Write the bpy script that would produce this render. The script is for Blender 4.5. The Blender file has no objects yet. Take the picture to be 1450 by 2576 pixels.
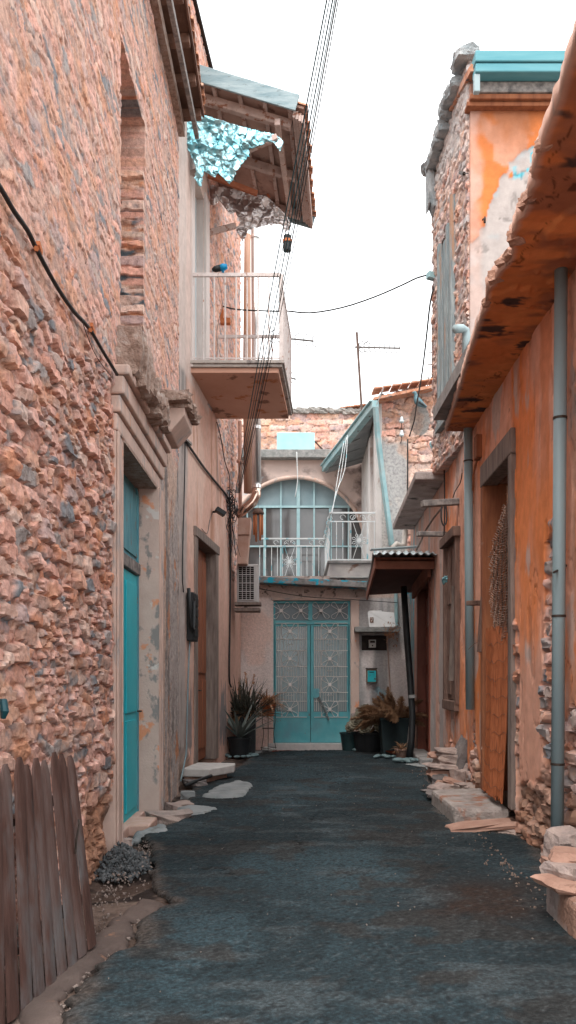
import bpy, bmesh, math, random
import numpy as np
from mathutils import Vector, Matrix, Euler

# ---------------------------------------------------------------- camera, world, light
F = 2100.0; HZ = 1700.0; CX = 725.0; EYE = 1.36      # focal length and horizon of the photograph in 1450x2576 units
scn = bpy.context.scene
COL = scn.collection
cam = bpy.data.cameras.new('camera')
camo = bpy.data.objects.new('camera', cam); COL.objects.link(camo)
camo.location = (0, 0, EYE); camo.rotation_euler = (math.radians(90), 0, 0)
cam.sensor_fit = 'VERTICAL'; cam.sensor_height = 36.0; cam.lens = 36.0 * F / 2576
cam.shift_y = (HZ - 1288) / 2576
cam.clip_start = 0.05; cam.clip_end = 2000
scn.camera = camo

w = bpy.data.worlds.new('World'); scn.world = w; w.use_nodes = True
nt = w.node_tree; nt.nodes.clear()
sky = nt.nodes.new('ShaderNodeTexSky'); sky.sky_type = 'NISHITA'; sky.sun_disc = False
SUN_EL, SUN_AZ = 58, 200
sky.sun_elevation = math.radians(SUN_EL); sky.sun_rotation = math.radians(SUN_AZ)
sky.air_density = 1.0; sky.dust_density = 4.0; sky.ozone_density = 1.0
hs = nt.nodes.new('ShaderNodeHueSaturation'); hs.inputs['Saturation'].default_value = 0.12
hs.inputs['Value'].default_value = 1.0
mixc = nt.nodes.new('ShaderNodeMix'); mixc.data_type = 'RGBA'
mixc.inputs[0].default_value = 0.62
mixc.inputs[7].default_value = (10.6, 10.9, 11.0, 1)      # even white cloud layer over the clear sky
bg = nt.nodes.new('ShaderNodeBackground'); bg.inputs['Strength'].default_value = 0.15
wo = nt.nodes.new('ShaderNodeOutputWorld')
nt.links.new(sky.outputs[0], hs.inputs['Color']); nt.links.new(hs.outputs[0], mixc.inputs[6])
nt.links.new(mixc.outputs[2], bg.inputs[0]); nt.links.new(bg.outputs[0], wo.inputs[0])

sl = bpy.data.lights.new('sun', 'SUN'); sl.energy = 1.2; sl.angle = math.radians(25); sl.color = (1, .95, .88)
so = bpy.data.objects.new('sun', sl); COL.objects.link(so)
so.rotation_euler = (math.radians(90 - SUN_EL), 0, math.radians(180 - SUN_AZ)); so.location = (0, -5, 20)

scn.view_settings.view_transform = 'Standard'; scn.view_settings.look = 'None'
scn.view_settings.exposure = 1.08; scn.view_settings.gamma = 1.0
scn.cycles.max_bounces = 9; scn.cycles.diffuse_bounces = 7

R = random.Random(7)

# ---------------------------------------------------------------- helpers
def P(u, v, Y): return Vector(((u - CX) * Y / F, Y, EYE - (v - HZ) * Y / F))
WA = (-1.344, .0067); WB = (-2.207, .0864); WR = (1.704, .035)   # alley walls: X = a + b*Y
def wx(W, Y): return W[0] + W[1] * Y
def onw(W, u, v, off=0.0):
    k = (u - CX) / F; Y = (W[0] + off) / (k - W[1]); return P(u, v, Y)
def gnd(u, v, z=0.0):
    Y = (EYE - z) * F / (v - HZ); return Vector(((u - CX) * Y / F, Y, z))
def srgb(r, g, b):
    f = lambda c: (c / 255 / 12.92) if c / 255 <= .04045 else ((c / 255 + .055) / 1.055) ** 2.4
    return (f(r), f(g), f(b))

def _h(i, j, s):
    x = np.sin(i * 127.1 + j * 311.7 + s * 74.7) * 43758.5453
    return x - np.floor(x)
def vn(x, y, s=0):
    i = np.floor(x); j = np.floor(y); fx = x - i; fy = y - j
    fx = fx * fx * (3 - 2 * fx); fy = fy * fy * (3 - 2 * fy)
    a = _h(i, j, s); b = _h(i + 1, j, s); c = _h(i, j + 1, s); d = _h(i + 1, j + 1, s)
    return (a * (1 - fx) + b * fx) * (1 - fy) + (c * (1 - fx) + d * fx) * fy
def fbm(x, y, o=4, s=0):
    t = 0; a = .5; n = 0
    for k in range(o):
        t = t + a * vn(x * 2 ** k + 17 * k, y * 2 ** k - 9 * k, s + k); n += a; a *= .55
    return t / n
def ss(a, b, x):
    t = np.clip((x - a) / (b - a), 0, 1); return t * t * (3 - 2 * t)
def cells(u, v, cw, ch, s=0, jit=.75, p=3.4):
    b = v / ch; r0 = np.floor(b); F1 = np.full(u.shape, 9.); F2 = F1.copy()
    I1 = np.zeros(u.shape); I2 = np.zeros(u.shape); DX = np.zeros(u.shape); DY = np.zeros(u.shape)
    for dj in (-1, 0, 1):
        r = r0 + dj; off = _h(r, r * 0 + 3, s) * 7; a = u / cw - off; c0 = np.floor(a)
        for di in (-1, 0, 1):
            c = c0 + di; h1 = _h(c, r, s + 1); h2 = _h(c, r, s + 2)
            dx = a - (c + .5 + jit * (h1 - .5)); dy = b - (r + .5 + jit * .8 * (h2 - .5))
            d = (np.abs(dx) ** p + np.abs(dy) ** p) ** (1 / p)
            n = d < F1; F2 = np.where(n, F1, np.minimum(F2, d))
            I1 = np.where(n, _h(c, r, s + 3), I1); I2 = np.where(n, _h(c, r, s + 4), I2)
            DX = np.where(n, dx, DX); DY = np.where(n, dy, DY); F1 = np.where(n, d, F1)
    return F1, F2 - F1, I1, I2, DX, DY
def pal(h, cols):
    cols = np.array(cols); n = len(cols); i = np.clip((h * n).astype(int), 0, n - 1); return cols[i]
def lerp(a, b, t):
    t = np.asarray(t, float); return a + (b - a) * (t[..., None] if t.ndim else t)
def inpoly(x, y, poly):
    r = np.zeros(x.shape, bool); n = len(poly)
    for i in range(n):
        x1, y1 = poly[i]; x2, y2 = poly[(i + 1) % n]
        if y1 == y2: continue
        c = ((y1 > y) != (y2 > y)) & (x < (x2 - x1) * (y - y1) / (y2 - y1) + x1); r ^= c
    return r

def pdist(x, y, poly):
    d = np.full(x.shape, 9.); n = len(poly)
    for i in range(n):
        x1, y1 = poly[i]; x2, y2 = poly[(i + 1) % n]; L = (x2 - x1) ** 2 + (y2 - y1) ** 2 + 1e-9
        t = np.clip(((x - x1) * (x2 - x1) + (y - y1) * (y2 - y1)) / L, 0, 1); d = np.minimum(d, np.hypot(x - x1 - t * (x2 - x1), y - y1 - t * (y2 - y1)))
    return d
def tag(o, label=None, cat=None, group=None, kind=None):
    if label: o['label'] = label
    if cat: o['category'] = cat
    if group: o['group'] = group
    if kind: o['kind'] = kind
    return o
def thing(name, label, cat, loc, group=None):
    o = bpy.data.objects.new(name, None); COL.objects.link(o); o.location = loc; o.empty_display_size = .2
    return tag(o, label, cat, group)
def root_loc(p):
    while p.parent: p = p.parent
    return Vector(p.location)
def link_mesh(name, me, mat, parent=None, smooth=False):
    o = bpy.data.objects.new(name, me); COL.objects.link(o)
    if mat: me.materials.append(mat)
    if parent is not None: o.parent = parent
    if smooth: me.polygons.foreach_set('use_smooth', [True] * len(me.polygons))
    return o
class MB:
    def __init__(s): s.v = []; s.f = []
    def add(s, vs, fs):
        n = len(s.v); s.v += [Vector(x) for x in vs]; s.f += [tuple(i + n for i in f) for f in fs]; return s
    def box(s, a, b):
        x0, y0, z0 = a; x1, y1, z1 = b
        return s.add([(x0, y0, z0), (x1, y0, z0), (x1, y1, z0), (x0, y1, z0), (x0, y0, z1), (x1, y0, z1), (x1, y1, z1), (x0, y1, z1)],
                     [(0, 3, 2, 1), (4, 5, 6, 7), (0, 1, 5, 4), (1, 2, 6, 5), (2, 3, 7, 6), (3, 0, 4, 7)])
    def beam(s, p, q, w, h, up=(0, 0, 1), w2=None, h2=None):
        p = Vector(p); q = Vector(q); d = (q - p).normalized(); x = d.cross(Vector(up))
        if x.length < 1e-4: x = d.cross(Vector((1, 0, 0)))
        x.normalize(); y = x.cross(d).normalized(); vs = []
        for c, ww, hh in ((p, w, h), (q, w2 or w, h2 or h)):
            for a, b in ((-1, -1), (1, -1), (1, 1), (-1, 1)): vs.append(c + x * a * ww / 2 + y * b * hh / 2)
        return s.add(vs, [(0, 1, 2, 3)[::-1], (4, 5, 6, 7), (0, 1, 5, 4), (1, 2, 6, 5), (2, 3, 7, 6), (3, 0, 4, 7)])
    def tube(s, pts, r, n=8, cap=True):
        pts = [Vector(p) for p in pts]; m = len(pts); rr = r if isinstance(r, (list, tuple)) else [r] * m
        t0 = (pts[1] - pts[0]).normalized(); a = t0.cross(Vector((0, 0, 1)))
        if a.length < .05: a = t0.cross(Vector((1, 0, 0)))
        a.normalize(); vs = []
        for i, p in enumerate(pts):
            t = (pts[min(i + 1, m - 1)] - pts[max(i - 1, 0)])
            t = t.normalized() if t.length > 1e-9 else t0
            a = (a - t * a.dot(t)); a = a.normalized() if a.length > 1e-6 else t.orthogonal().normalized()
            b = t.cross(a)
            for k in range(n):
                c = 2 * math.pi * k / n; vs.append(p + (a * math.cos(c) + b * math.sin(c)) * rr[i])
        fs = [(i * n + k, i * n + (k + 1) % n, (i + 1) * n + (k + 1) % n, (i + 1) * n + k) for i in range(m - 1) for k in range(n)]
        if cap: fs += [tuple(range(n))[::-1], tuple((m - 1) * n + k for k in range(n))]
        return s.add(vs, fs)
    def loft(s, rings):
        n = len(rings[0]); vs = [p for r in rings for p in r]; m = len(rings)
        fs = [(i * n + k, i * n + (k + 1) % n, (i + 1) * n + (k + 1) % n, (i + 1) * n + k) for i in range(m - 1) for k in range(n)]
        fs += [tuple(range(n))[::-1], tuple((m - 1) * n + k for k in range(n))]
        return s.add(vs, fs)
    def lathe(s, c, prof, n=20, ax=None):
        c = Vector(c); rings = []
        for r, z in prof:
            rings.append([c + Vector((r * math.cos(2 * math.pi * k / n), r * math.sin(2 * math.pi * k / n), z)) for k in range(n)])
        return s.loft(rings)
    def prism(s, poly, ext):
        ext = Vector(ext); n = len(poly); vs = [Vector(p) for p in poly] + [Vector(p) + ext for p in poly]
        return s.add(vs, [tuple(range(n))[::-1], tuple(range(n, 2 * n))] + [(i, (i + 1) % n, n + (i + 1) % n, n + i) for i in range(n)])
    def quad(s, a, b, c, d): return s.add([a, b, c, d], [(0, 1, 2, 3)])
    def rock(s, c, d, seed=0, rot=0, n=10, sub=2):
        rr = random.Random(seed); bm = bmesh.new(); bmesh.ops.create_cube(bm, size=1)
        bmesh.ops.subdivide_edges(bm, edges=bm.edges[:], cuts=sub, use_grid_fill=True)
        ph = [rr.uniform(0, 6) for _ in range(6)]; M = Matrix.Rotation(rot, 3, 'Z')
        for vv in bm.verts:
            p = vv.co; l = max(abs(p.x), abs(p.y), abs(p.z)); q = p.normalized() * .62
            p = p * .72 + q * .28
            p = p * (1 + .10 * math.sin(5 * p.x + ph[0] + 3 * p.z) + .10 * math.sin(6 * p.y + ph[1]) + .07 * math.sin(9 * p.z + ph[2] + 7 * p.x))
            p += Vector([rr.uniform(-.035, .035) for _ in range(3)])
            p = Vector((p.x * d[0], p.y * d[1], p.z * d[2])) * 1.15
            vv.co = (M @ p) + Vector(c)
        bm.verts.index_update(); s.add([vv.co.copy() for vv in bm.verts], [tuple(q.index for q in f.verts) for f in bm.faces]); bm.free(); return s
    def build(s, name, mat, parent=None, smooth=False, bevel=0, label=None, solid=0):
        if parent is not None: o0 = root_loc(parent)
        else:
            xs = [p.x for p in s.v]; ys = [p.y for p in s.v]; zs = [p.z for p in s.v]
            o0 = Vector(((min(xs) + max(xs)) / 2, (min(ys) + max(ys)) / 2, min(zs)))
        me = bpy.data.meshes.new(name); me.from_pydata([p - o0 for p in s.v], [], s.f); me.update()
        bm = bmesh.new(); bm.from_mesh(me); bmesh.ops.recalc_face_normals(bm, faces=bm.faces); bm.to_mesh(me); bm.free()
        o = link_mesh(name, me, mat, parent, smooth)
        if parent is None: o.location = o0
        if solid:
            m = o.modifiers.new('solid', 'SOLIDIFY'); m.thickness = solid; m.offset = 0
        if bevel:
            m = o.modifiers.new('bevel', 'BEVEL'); m.width = bevel; m.segments = 2; m.limit_method = 'ANGLE'
        if label: o['label'] = label
        return o

def grid_mesh(name, XYZ, cols, mask, mat, parent, smooth=True, thick=0, off=-1):
    """XYZ (n,m,3) world positions; mask (n-1,m-1) faces kept"""
    n, m, _ = XYZ.shape; o0 = np.array(root_loc(parent)) if parent is not None else np.zeros(3)
    idx = np.arange(n * m).reshape(n, m)
    q = np.stack([idx[:-1, :-1], idx[1:, :-1], idx[1:, 1:], idx[:-1, 1:]], -1)[mask]
    used = np.zeros(n * m, bool); used[q.ravel()] = True; re = np.cumsum(used) - 1; q = re[q]
    V = (XYZ.reshape(-1, 3) - o0)[used]
    me = bpy.data.meshes.new(name); me.vertices.add(len(V)); me.vertices.foreach_set('co', V.astype(np.float32).ravel())
    me.loops.add(q.size); me.loops.foreach_set('vertex_index', q.ravel().astype(np.int32))
    me.polygons.add(len(q)); me.polygons.foreach_set('loop_start', np.arange(0, q.size, 4, dtype=np.int32))
    me.polygons.foreach_set('loop_total', np.full(len(q), 4, dtype=np.int32)); me.update(calc_edges=True)
    if cols is not None:
        a = me.color_attributes.new('Col', 'FLOAT_COLOR', 'POINT')
        c = np.ones((len(V), 4), np.float32); c[:, :3] = cols.reshape(-1, 3)[used]; a.data.foreach_set('color', c.ravel())
    o = link_mesh(name, me, mat, parent, smooth)
    if thick:
        md = o.modifiers.new('solid', 'SOLIDIFY'); md.thickness = thick; md.offset = off; md.use_even_offset = False
    return o
def lines(a, b, step, extra=()):
    L = list(np.arange(a, b, step)) + [b]
    for e in extra:
        if a < e < b:
            k = min(range(len(L)), key=lambda i: abs(L[i] - e)); L[k] = e
    return np.array(sorted(set(L)))
def wall(name, p0, p1, z0, z1, step, opens, fn, mat, parent, side=1, thick=.3, keep=None, topz=None):
    p0 = np.array(p0, float); p1 = np.array(p1, float); d = p1 - p0; L = np.hypot(*d); d /= L
    n = np.array([d[1], -d[0]]) * side
    S = lines(0, L, step, [e for o in opens for e in o[:2]]); Z = lines(z0, z1, step, [e for o in opens for e in o[2:]])
    s, z = np.meshgrid(S, Z, indexing='ij'); h, c = fn(s, z)
    X = np.stack([p0[0] + d[0] * s + n[0] * h, p0[1] + d[1] * s + n[1] * h, z], -1)
    sc = (s[:-1, :-1] + s[1:, 1:]) / 2; zc = (z[:-1, :-1] + z[1:, 1:]) / 2
    m = np.ones(sc.shape, bool)
    for o in opens: m &= ~((sc > o[0]) & (sc < o[1]) & (zc > o[2]) & (zc < o[3]))
    if keep is not None: m &= keep(sc, zc)
    if side < 0: pass
    nb = X.shape[0] * X.shape[1]; W_, H_ = X.shape[:2]
    B2 = np.stack([p0[0] + d[0] * s - n[0] * thick, p0[1] + d[1] * s - n[1] * thick, z], -1)
    idx = np.arange(nb).reshape(W_, H_); mp = np.pad(m, 1)
    q = [np.stack([idx[:-1, :-1], idx[1:, :-1], idx[1:, 1:], idx[:-1, 1:]], -1)[m]]
    e = mp[1:, 1:-1] != mp[:-1, 1:-1]; i, j = np.nonzero(e); sg = mp[:-1, 1:-1][e]      # edges across s
    a_, b_ = idx[i, j], idx[i, j + 1]; rim = np.where(sg[:, None], np.stack([b_, a_, a_ + nb, b_ + nb], -1), np.stack([a_, b_, b_ + nb, a_ + nb], -1)); q.append(rim[:, ::-1])
    e = mp[1:-1, 1:] != mp[1:-1, :-1]; i, j = np.nonzero(e); sg = mp[1:-1, :-1][e]
    a_, b_ = idx[i, j], idx[i + 1, j]; rim = np.where(sg[:, None], np.stack([a_, b_, b_ + nb, a_ + nb], -1), np.stack([b_, a_, a_ + nb, b_ + nb], -1)); q.append(rim[:, ::-1])
    zz = z1 if keep is None else z1 - 1.0; jz = int(np.argmin(np.abs(Z - zz)))
    q.append(np.array([[idx[0, 0] + nb, idx[0, jz] + nb, idx[-1, jz] + nb, idx[-1, 0] + nb]]))
    q = np.concatenate(q); V = np.concatenate([X.reshape(-1, 3), B2.reshape(-1, 3)]); cc = np.concatenate([c.reshape(-1, 3), c.reshape(-1, 3) * .8]); cc[[idx[0, 0] + nb, idx[0, jz] + nb, idx[-1, jz] + nb, idx[-1, 0] + nb]] = .05
    used = np.zeros(len(V), bool); used[q.ravel()] = True; re = np.cumsum(used) - 1; q = re[q]
    if side < 0: q = q[:, ::-1]
    o0 = np.array(root_loc(parent)); me = bpy.data.meshes.new(name); V = V[used] - o0; me.vertices.add(len(V)); me.vertices.foreach_set('co', V.astype(np.float32).ravel())
    me.loops.add(q.size); me.loops.foreach_set('vertex_index', q.ravel().astype(np.int32)); me.polygons.add(len(q))
    me.polygons.foreach_set('loop_start', np.arange(0, q.size, 4, dtype=np.int32)); me.polygons.foreach_set('loop_total', np.full(len(q), 4, dtype=np.int32)); me.update(calc_edges=True)
    at = me.color_attributes.new('Col', 'FLOAT_COLOR', 'POINT'); c4 = np.ones((len(V), 4), np.float32); c4[:, :3] = cc[used]; at.data.foreach_set('color', c4.ravel())
    o = link_mesh(name, me, mat, parent, True)
    sm = np.ones(len(q), bool); sm[-1] = False; me.polygons.foreach_set('use_smooth', sm)
    me.set_sharp_from_angle(angle=math.radians(38))
    return o

# ---------------------------------------------------------------- materials
def mat(name, cols, scale=4, sc=(1, 1, 1), rough=.85, bump=.25, bs=60, metal=0, patch=(), attr=False, spec=.3, alpha=None, detail=6, dist=.01, bsc=None, trans=0):
    m = bpy.data.materials.new(name); m.use_nodes = True; t = m.node_tree; N = t.nodes; Lk = t.links
    b = N['Principled BSDF']; b.inputs['Roughness'].default_value = rough; b.inputs['Metallic'].default_value = metal
    b.inputs['Specular IOR Level'].default_value = spec
    tc = N.new('ShaderNodeTexCoord')
    def noise(scl, s3, det=6, rgh=.6, off=(0, 0, 0)):
        mp = N.new('ShaderNodeMapping'); mp.inputs['Scale'].default_value = s3; mp.inputs['Location'].default_value = off
        Lk.new(tc.outputs['Object'], mp.inputs[0]); n = N.new('ShaderNodeTexNoise'); n.inputs['Scale'].default_value = scl
        n.inputs['Detail'].default_value = det; n.inputs['Roughness'].default_value = rgh; Lk.new(mp.outputs[0], n.inputs[0]); return n.outputs[0]
    n1 = noise(scale, sc, detail); cr = N.new('ShaderNodeValToRGB'); Lk.new(n1, cr.inputs[0]); el = cr.color_ramp.elements
    k = len(cols)
    for i, c in enumerate(cols):
        pos = .3 + .4 * i / max(1, k - 1)
        e = el[i] if i < 2 else el.new(pos); e.position = pos; e.color = (*c, 1)
    if k == 1: el[1].color = (*cols[0], 1)
    out = cr.outputs[0]
    if attr:
        at = N.new('ShaderNodeAttribute'); at.attribute_name = 'Col'; mx = N.new('ShaderNodeMix'); mx.data_type = 'RGBA'; mx.blend_type = 'MULTIPLY'
        mx.inputs[0].default_value = 1; Lk.new(at.outputs[0], mx.inputs[6]); Lk.new(out, mx.inputs[7]); out = mx.outputs[2]
    for j, (c, scl, s3, lo, hi) in enumerate(patch):
        n2 = noise(scl, s3, 5, .6, (3.7 * j + 1, 2.1 * j, 5.3 * j)); mr = N.new('ShaderNodeMapRange'); mr.inputs[1].default_value = lo; mr.inputs[2].default_value = hi
        Lk.new(n2, mr.inputs[0]); mx = N.new('ShaderNodeMix'); mx.data_type = 'RGBA'; Lk.new(mr.outputs[0], mx.inputs[0])
        Lk.new(out, mx.inputs[6]); mx.inputs[7].default_value = (*c, 1); out = mx.outputs[2]
    Lk.new(out, b.inputs['Base Color'])
    if bump:
        n3 = noise(bs, bsc or sc, 4, .65); bp = N.new('ShaderNodeBump'); bp.inputs['Strength'].default_value = bump; bp.inputs['Distance'].default_value = dist
        Lk.new(n3, bp.inputs['Height']); Lk.new(bp.outputs[0], b.inputs['Normal'])
    if alpha is not None: b.inputs['Alpha'].default_value = alpha
    if trans: b.inputs['Transmission Weight'].default_value = trans
    return m
G1 = (.82, .82, .82); G2 = (1.12, 1.12, 1.12)
m_stone = mat('stone', [(.62, .6, .6), (.95, .95, .95), (1.2, 1.17, 1.12)], 22, rough=.95, attr=True, bump=.8, bs=70, dist=.015, spec=.15)
m_plast = mat('plaster', [(.86, .86, .86), (1.08, 1.08, 1.08)], 9, rough=.95, attr=True, bump=.5, bs=110, dist=.008, spec=.15)
m_stucco = mat('stucco', [(.8, .8, .8), (1.1, 1.1, 1.1)], 26, rough=.95, attr=True, bump=1., bs=60, dist=.02, spec=.15)
m_asph = mat('asphalt', [(.55, .55, .55), (.9, .92, .95), (1.7, 1.8, 1.85)], 55, rough=.9, attr=True, bump=1., bs=130, dist=.012, spec=.25, detail=4)
m_dirt = mat('dirt', [(.7, .7, .7), (1.2, 1.2, 1.2)], 30, rough=1, attr=True, bump=1, bs=60, dist=.02, spec=.1)
m_conc = mat('concrete', [(.20, .19, .185), (.34, .32, .31)], 7, bump=.6, bs=50, patch=[((.12, .12, .12), 3, (1, 1, 1), .55, .7)])
m_wgrey = mat('weathered_wood', [(.09, .085, .085), (.22, .20, .19), (.33, .30, .28)], 6, (2.5, 2.5, 2.5), bump=.5, bs=40)

# ---------------------------------------------------------------- palettes
PINK = (.69, .385, .31); CREAM = (.72, .52, .44); ORNG = (.66, .32, .19); GREY = (.38, .34, .33); SLATE = (.10, .13, .155); LILAC = (.50, .36, .34); RUST = (.52, .22, .11)
PEACH = (.73, .44, .37)
STONES = [PINK, PEACH, PINK, (.62, .36, .27), LILAC, PEACH, (.66, .42, .34), CREAM, (.58, .36, .29), PINK, (.24, .25, .27), (.52, .40, .36), PEACH, (.62, .30, .20), PINK, (.56, .37, .31), GREY, PEACH]
MORT = np.array((.42, .24, .18))
def stonefn(s, z, cw, ch, seed, relief, rough=.006, gap=.12, mort=MORT, cols=STONES, warp=.02, jit=.7, fill=.16, p=5.):
    wsx = (fbm(s * 6, z * 6, 3, seed + 50) - .5) * warp * 3; wsz = (fbm(s * 5 + 9, z * 5, 3, seed + 60) - .5) * warp * 3
    f1, e, a, b, dx, dy = cells(s + wsx, z + wsz, cw, ch, seed, jit, p)
    k1, e2, a2, b2, x2, y2 = cells(s + wsx * .6, z + wsz * .6, cw * .36, ch * .42, seed + 7, .7, 4.)
    g = ss(0, gap * .6, e - fill * (.35 + .9 * b2)); g2 = ss(.03, .16, e2)
    n = fbm(s * 34, z * 34, 3, seed + 9) - .5; lay = fbm(s * 5, z * 46, 3, seed + 13) - .5
    hb = relief * (.35 + 1.0 * a) + (dx * (b - .5) * .8 + dy * (a2 * 0 + b - .6) * .9) * relief + (fbm(s * 9, z * 13, 3, seed + 5) - .5) * relief * .38 + lay * relief * .35
    hs2 = relief * (.02 + .42 * a2) * g2; h = hs2 * (1 - g) + hb * g + n * rough * 2
    cb = pal(b, cols) * (.86 + .26 * a)[..., None]; cs = pal(b2, cols) * (.82 + .26 * a2)[..., None]; cs = lerp(mort, cs, ss(.04, .14, e2)) * .92; c = lerp(cs, cb, g)
    c = lerp(c, np.array(GREY) * 1.05, .38 * ss(.58, .70, fbm(s * 7, z * 10, 4, seed + 20))); c = lerp(c, np.array(SLATE) * 1.8, .45 * ss(.70, .76, fbm(s * 9, z * 12, 4, seed + 25)))
    c = lerp(c, np.array((.68, .34, .20)), .5 * ss(.58, .72, fbm(s * 4 + 4, z * 5, 4, seed + 30)))
    c = c * (.88 + .24 * fbm(s * 30, z * 70, 3, seed + 3))[..., None]
    return h, c
def plasterfn(s, z, base, seed, patches=(), rough=.006, vert=3):
    h = (fbm(s * 4, z * 2, 4, seed) - .5) * rough * 3 + (fbm(s * 40, z * 40, 2, seed + 1) - .5) * rough
    c = np.ones(s.shape + (3,)) * np.array(base); c = c * (.88 + .24 * fbm(s * 2.5, z * 1.3, 4, seed + 2))[..., None]
    for k, (col, fx, fz, lo, hi, dh) in enumerate(patches):
        m = ss(lo, hi, fbm(s * fx + 3 * k, z * fz, 5, seed + 11 + k)); c = lerp(c, np.array(col), m); h = h + dh * m
    return h, c
# ================================================================= GROUND
def earth():
    X, Y = np.meshgrid(np.arange(-2.6, 3.2, .035), np.arange(1.5, 17, .035), indexing='ij')
    n = fbm(X * 3, Y * 3, 5, 3); h = (n - .5) * .03 + (fbm(X * 20, Y * 20, 3, 5) - .5) * .012
    c = lerp(np.ones(X.shape + (3,)) * np.array((.10, .068, .055)), np.array((.20, .145, .12)), ss(.45, .6, n))
    c = lerp(c, np.array((.04, .03, .027)), ss(.5, .62, fbm(X * 5, Y * 5, 4, 8)))
    red = ss(14.6, 14.8, Y) * (X > -.6) * (X < 2.2); c = lerp(c, np.array((.25, .06, .03)), red * .9)
    h = h - .07 * np.exp(-((X + 1.15) / .22) ** 2) * ss(8.6, 7.2, Y) * ss(4.6, 5.6, Y)
    g = grid_mesh('ground', np.stack([X, Y, h - .012], -1), c, np.ones((X.shape[0] - 1, X.shape[1] - 1), bool), m_dirt, None)
    tag(g, 'bare brown dirt margin beside the asphalt lane', 'ground', kind='structure')
    far = MB()
    for a, b in (((-300, -300), (300, 1.5)), ((-300, 17), (300, 400)), ((-300, 1.5), (-2.6, 17)), ((3.165, 1.5), (300, 17))):
        far.quad((a[0], a[1], -.03), (b[0], a[1], -.03), (b[0], b[1], -.03), (a[0], b[1], -.03))
    f = far.build('terrain', mat('earth', [(.2, .15, .12), (.3, .24, .2)], 1), None); tag(f, 'dry brown land around the houses', 'terrain', kind='structure')
earth()
EDGE = [(60, 2900), (120, 2640), (178, 2560), (168, 2525), (235, 2440), (335, 2375), (350, 2320), (430, 2275), (372, 2240), (385, 2160), (352, 2110), (372, 2090), (430, 2075), (470, 2055), (455, 2030),
        (480, 1995), (505, 1962), (560, 1948), (610, 1925), (640, 1900), (700, 1892), (880, 1889), (960, 1889), (1010, 1905), (1060, 1925), (1090, 1950), (1112, 2000), (1118, 2040), (1145, 2075), (1300, 2106), (1370, 2142), (1395, 2200), (1500, 2380), (1760, 2576), (1900, 2900)]
def road():
    poly = [(gnd(u, v).x, gnd(u, v).y) for u, v in EDGE]
    X, Y = np.meshgrid(np.arange(-2, 2.6, .022), np.arange(2.2, 15.3, .022), indexing='ij')
    jx = (fbm(X * 9, Y * 9, 3, 2) - .5) * .12; jy = (fbm(X * 9 + 5, Y * 9, 3, 4) - .5) * .12
    m = inpoly(X + jx, Y + jy, poly); pd = pdist(X + jx, Y + jy, poly) * m; mc = (m[:-1, :-1] & m[1:, 1:] & m[1:, :-1] & m[:-1, 1:])
    h = .028 + (fbm(X * 1.3, Y * 1.3, 3, 6) - .5) * .03 + (fbm(X * 45, Y * 45, 2, 7) - .5) * .012
    a = fbm(X * .9, Y * .9, 4, 12); b = fbm(X * 2.2, Y * 5, 4, 13)
    c = lerp(np.ones(X.shape + (3,)) * np.array((.0130, .0225, .0265)), np.array((.023, .040, .047)), ss(.38, .68, a))
    c = lerp(c, np.array((.055, .064, .067)), .5 * ss(.56, .72, b)); c = lerp(c, np.array((.024, .019, .016)), .6 * ss(.58, .66, fbm(X * 3, Y * 3 + 7, 4, 15)))
    crk = np.abs(fbm(X * 1.1 + .3, Y * .8, 5, 17) - .5); kk = ss(.006, .002, crk) * ss(.5, .56, fbm(X * .8, Y * .8, 2, 18)); c = c * (1 - .6 * kk)[..., None]; h = h - .010 * kk
    dust = ss(.14, .0, pd + (fbm(X * 6, Y * 6, 3, 19) - .5) * .22); c = lerp(c, np.array((.10, .075, .062)), dust * .75); h = h - .022 * ss(.05, 0, pd)
    pat = ss(.60, .615, fbm(X * .7 + 4, Y * .5 + 2, 3, 23)); c = c * (1 + .35 * pat)[..., None]
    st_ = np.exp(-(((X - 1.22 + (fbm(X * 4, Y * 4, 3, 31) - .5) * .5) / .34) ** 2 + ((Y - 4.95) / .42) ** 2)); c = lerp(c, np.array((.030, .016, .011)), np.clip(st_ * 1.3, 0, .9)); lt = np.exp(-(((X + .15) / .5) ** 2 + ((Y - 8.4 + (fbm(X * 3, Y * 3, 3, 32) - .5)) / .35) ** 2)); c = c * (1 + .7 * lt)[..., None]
    spk = _h(np.floor(X / .022), np.floor(Y / .022), 77); c = lerp(c, np.array((.09, .096, .098)), .3 * (spk > .93)); c = lerp(c, np.array((.006, .007, .008)), .6 * (spk < .12))
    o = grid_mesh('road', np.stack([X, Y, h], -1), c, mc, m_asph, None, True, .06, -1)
    me = o.data
    if me.polygons[0].normal.z < 0: me.flip_normals()
    tag(o, 'dark worn asphalt lane running between the houses', 'road', kind='structure')
road()

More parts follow.
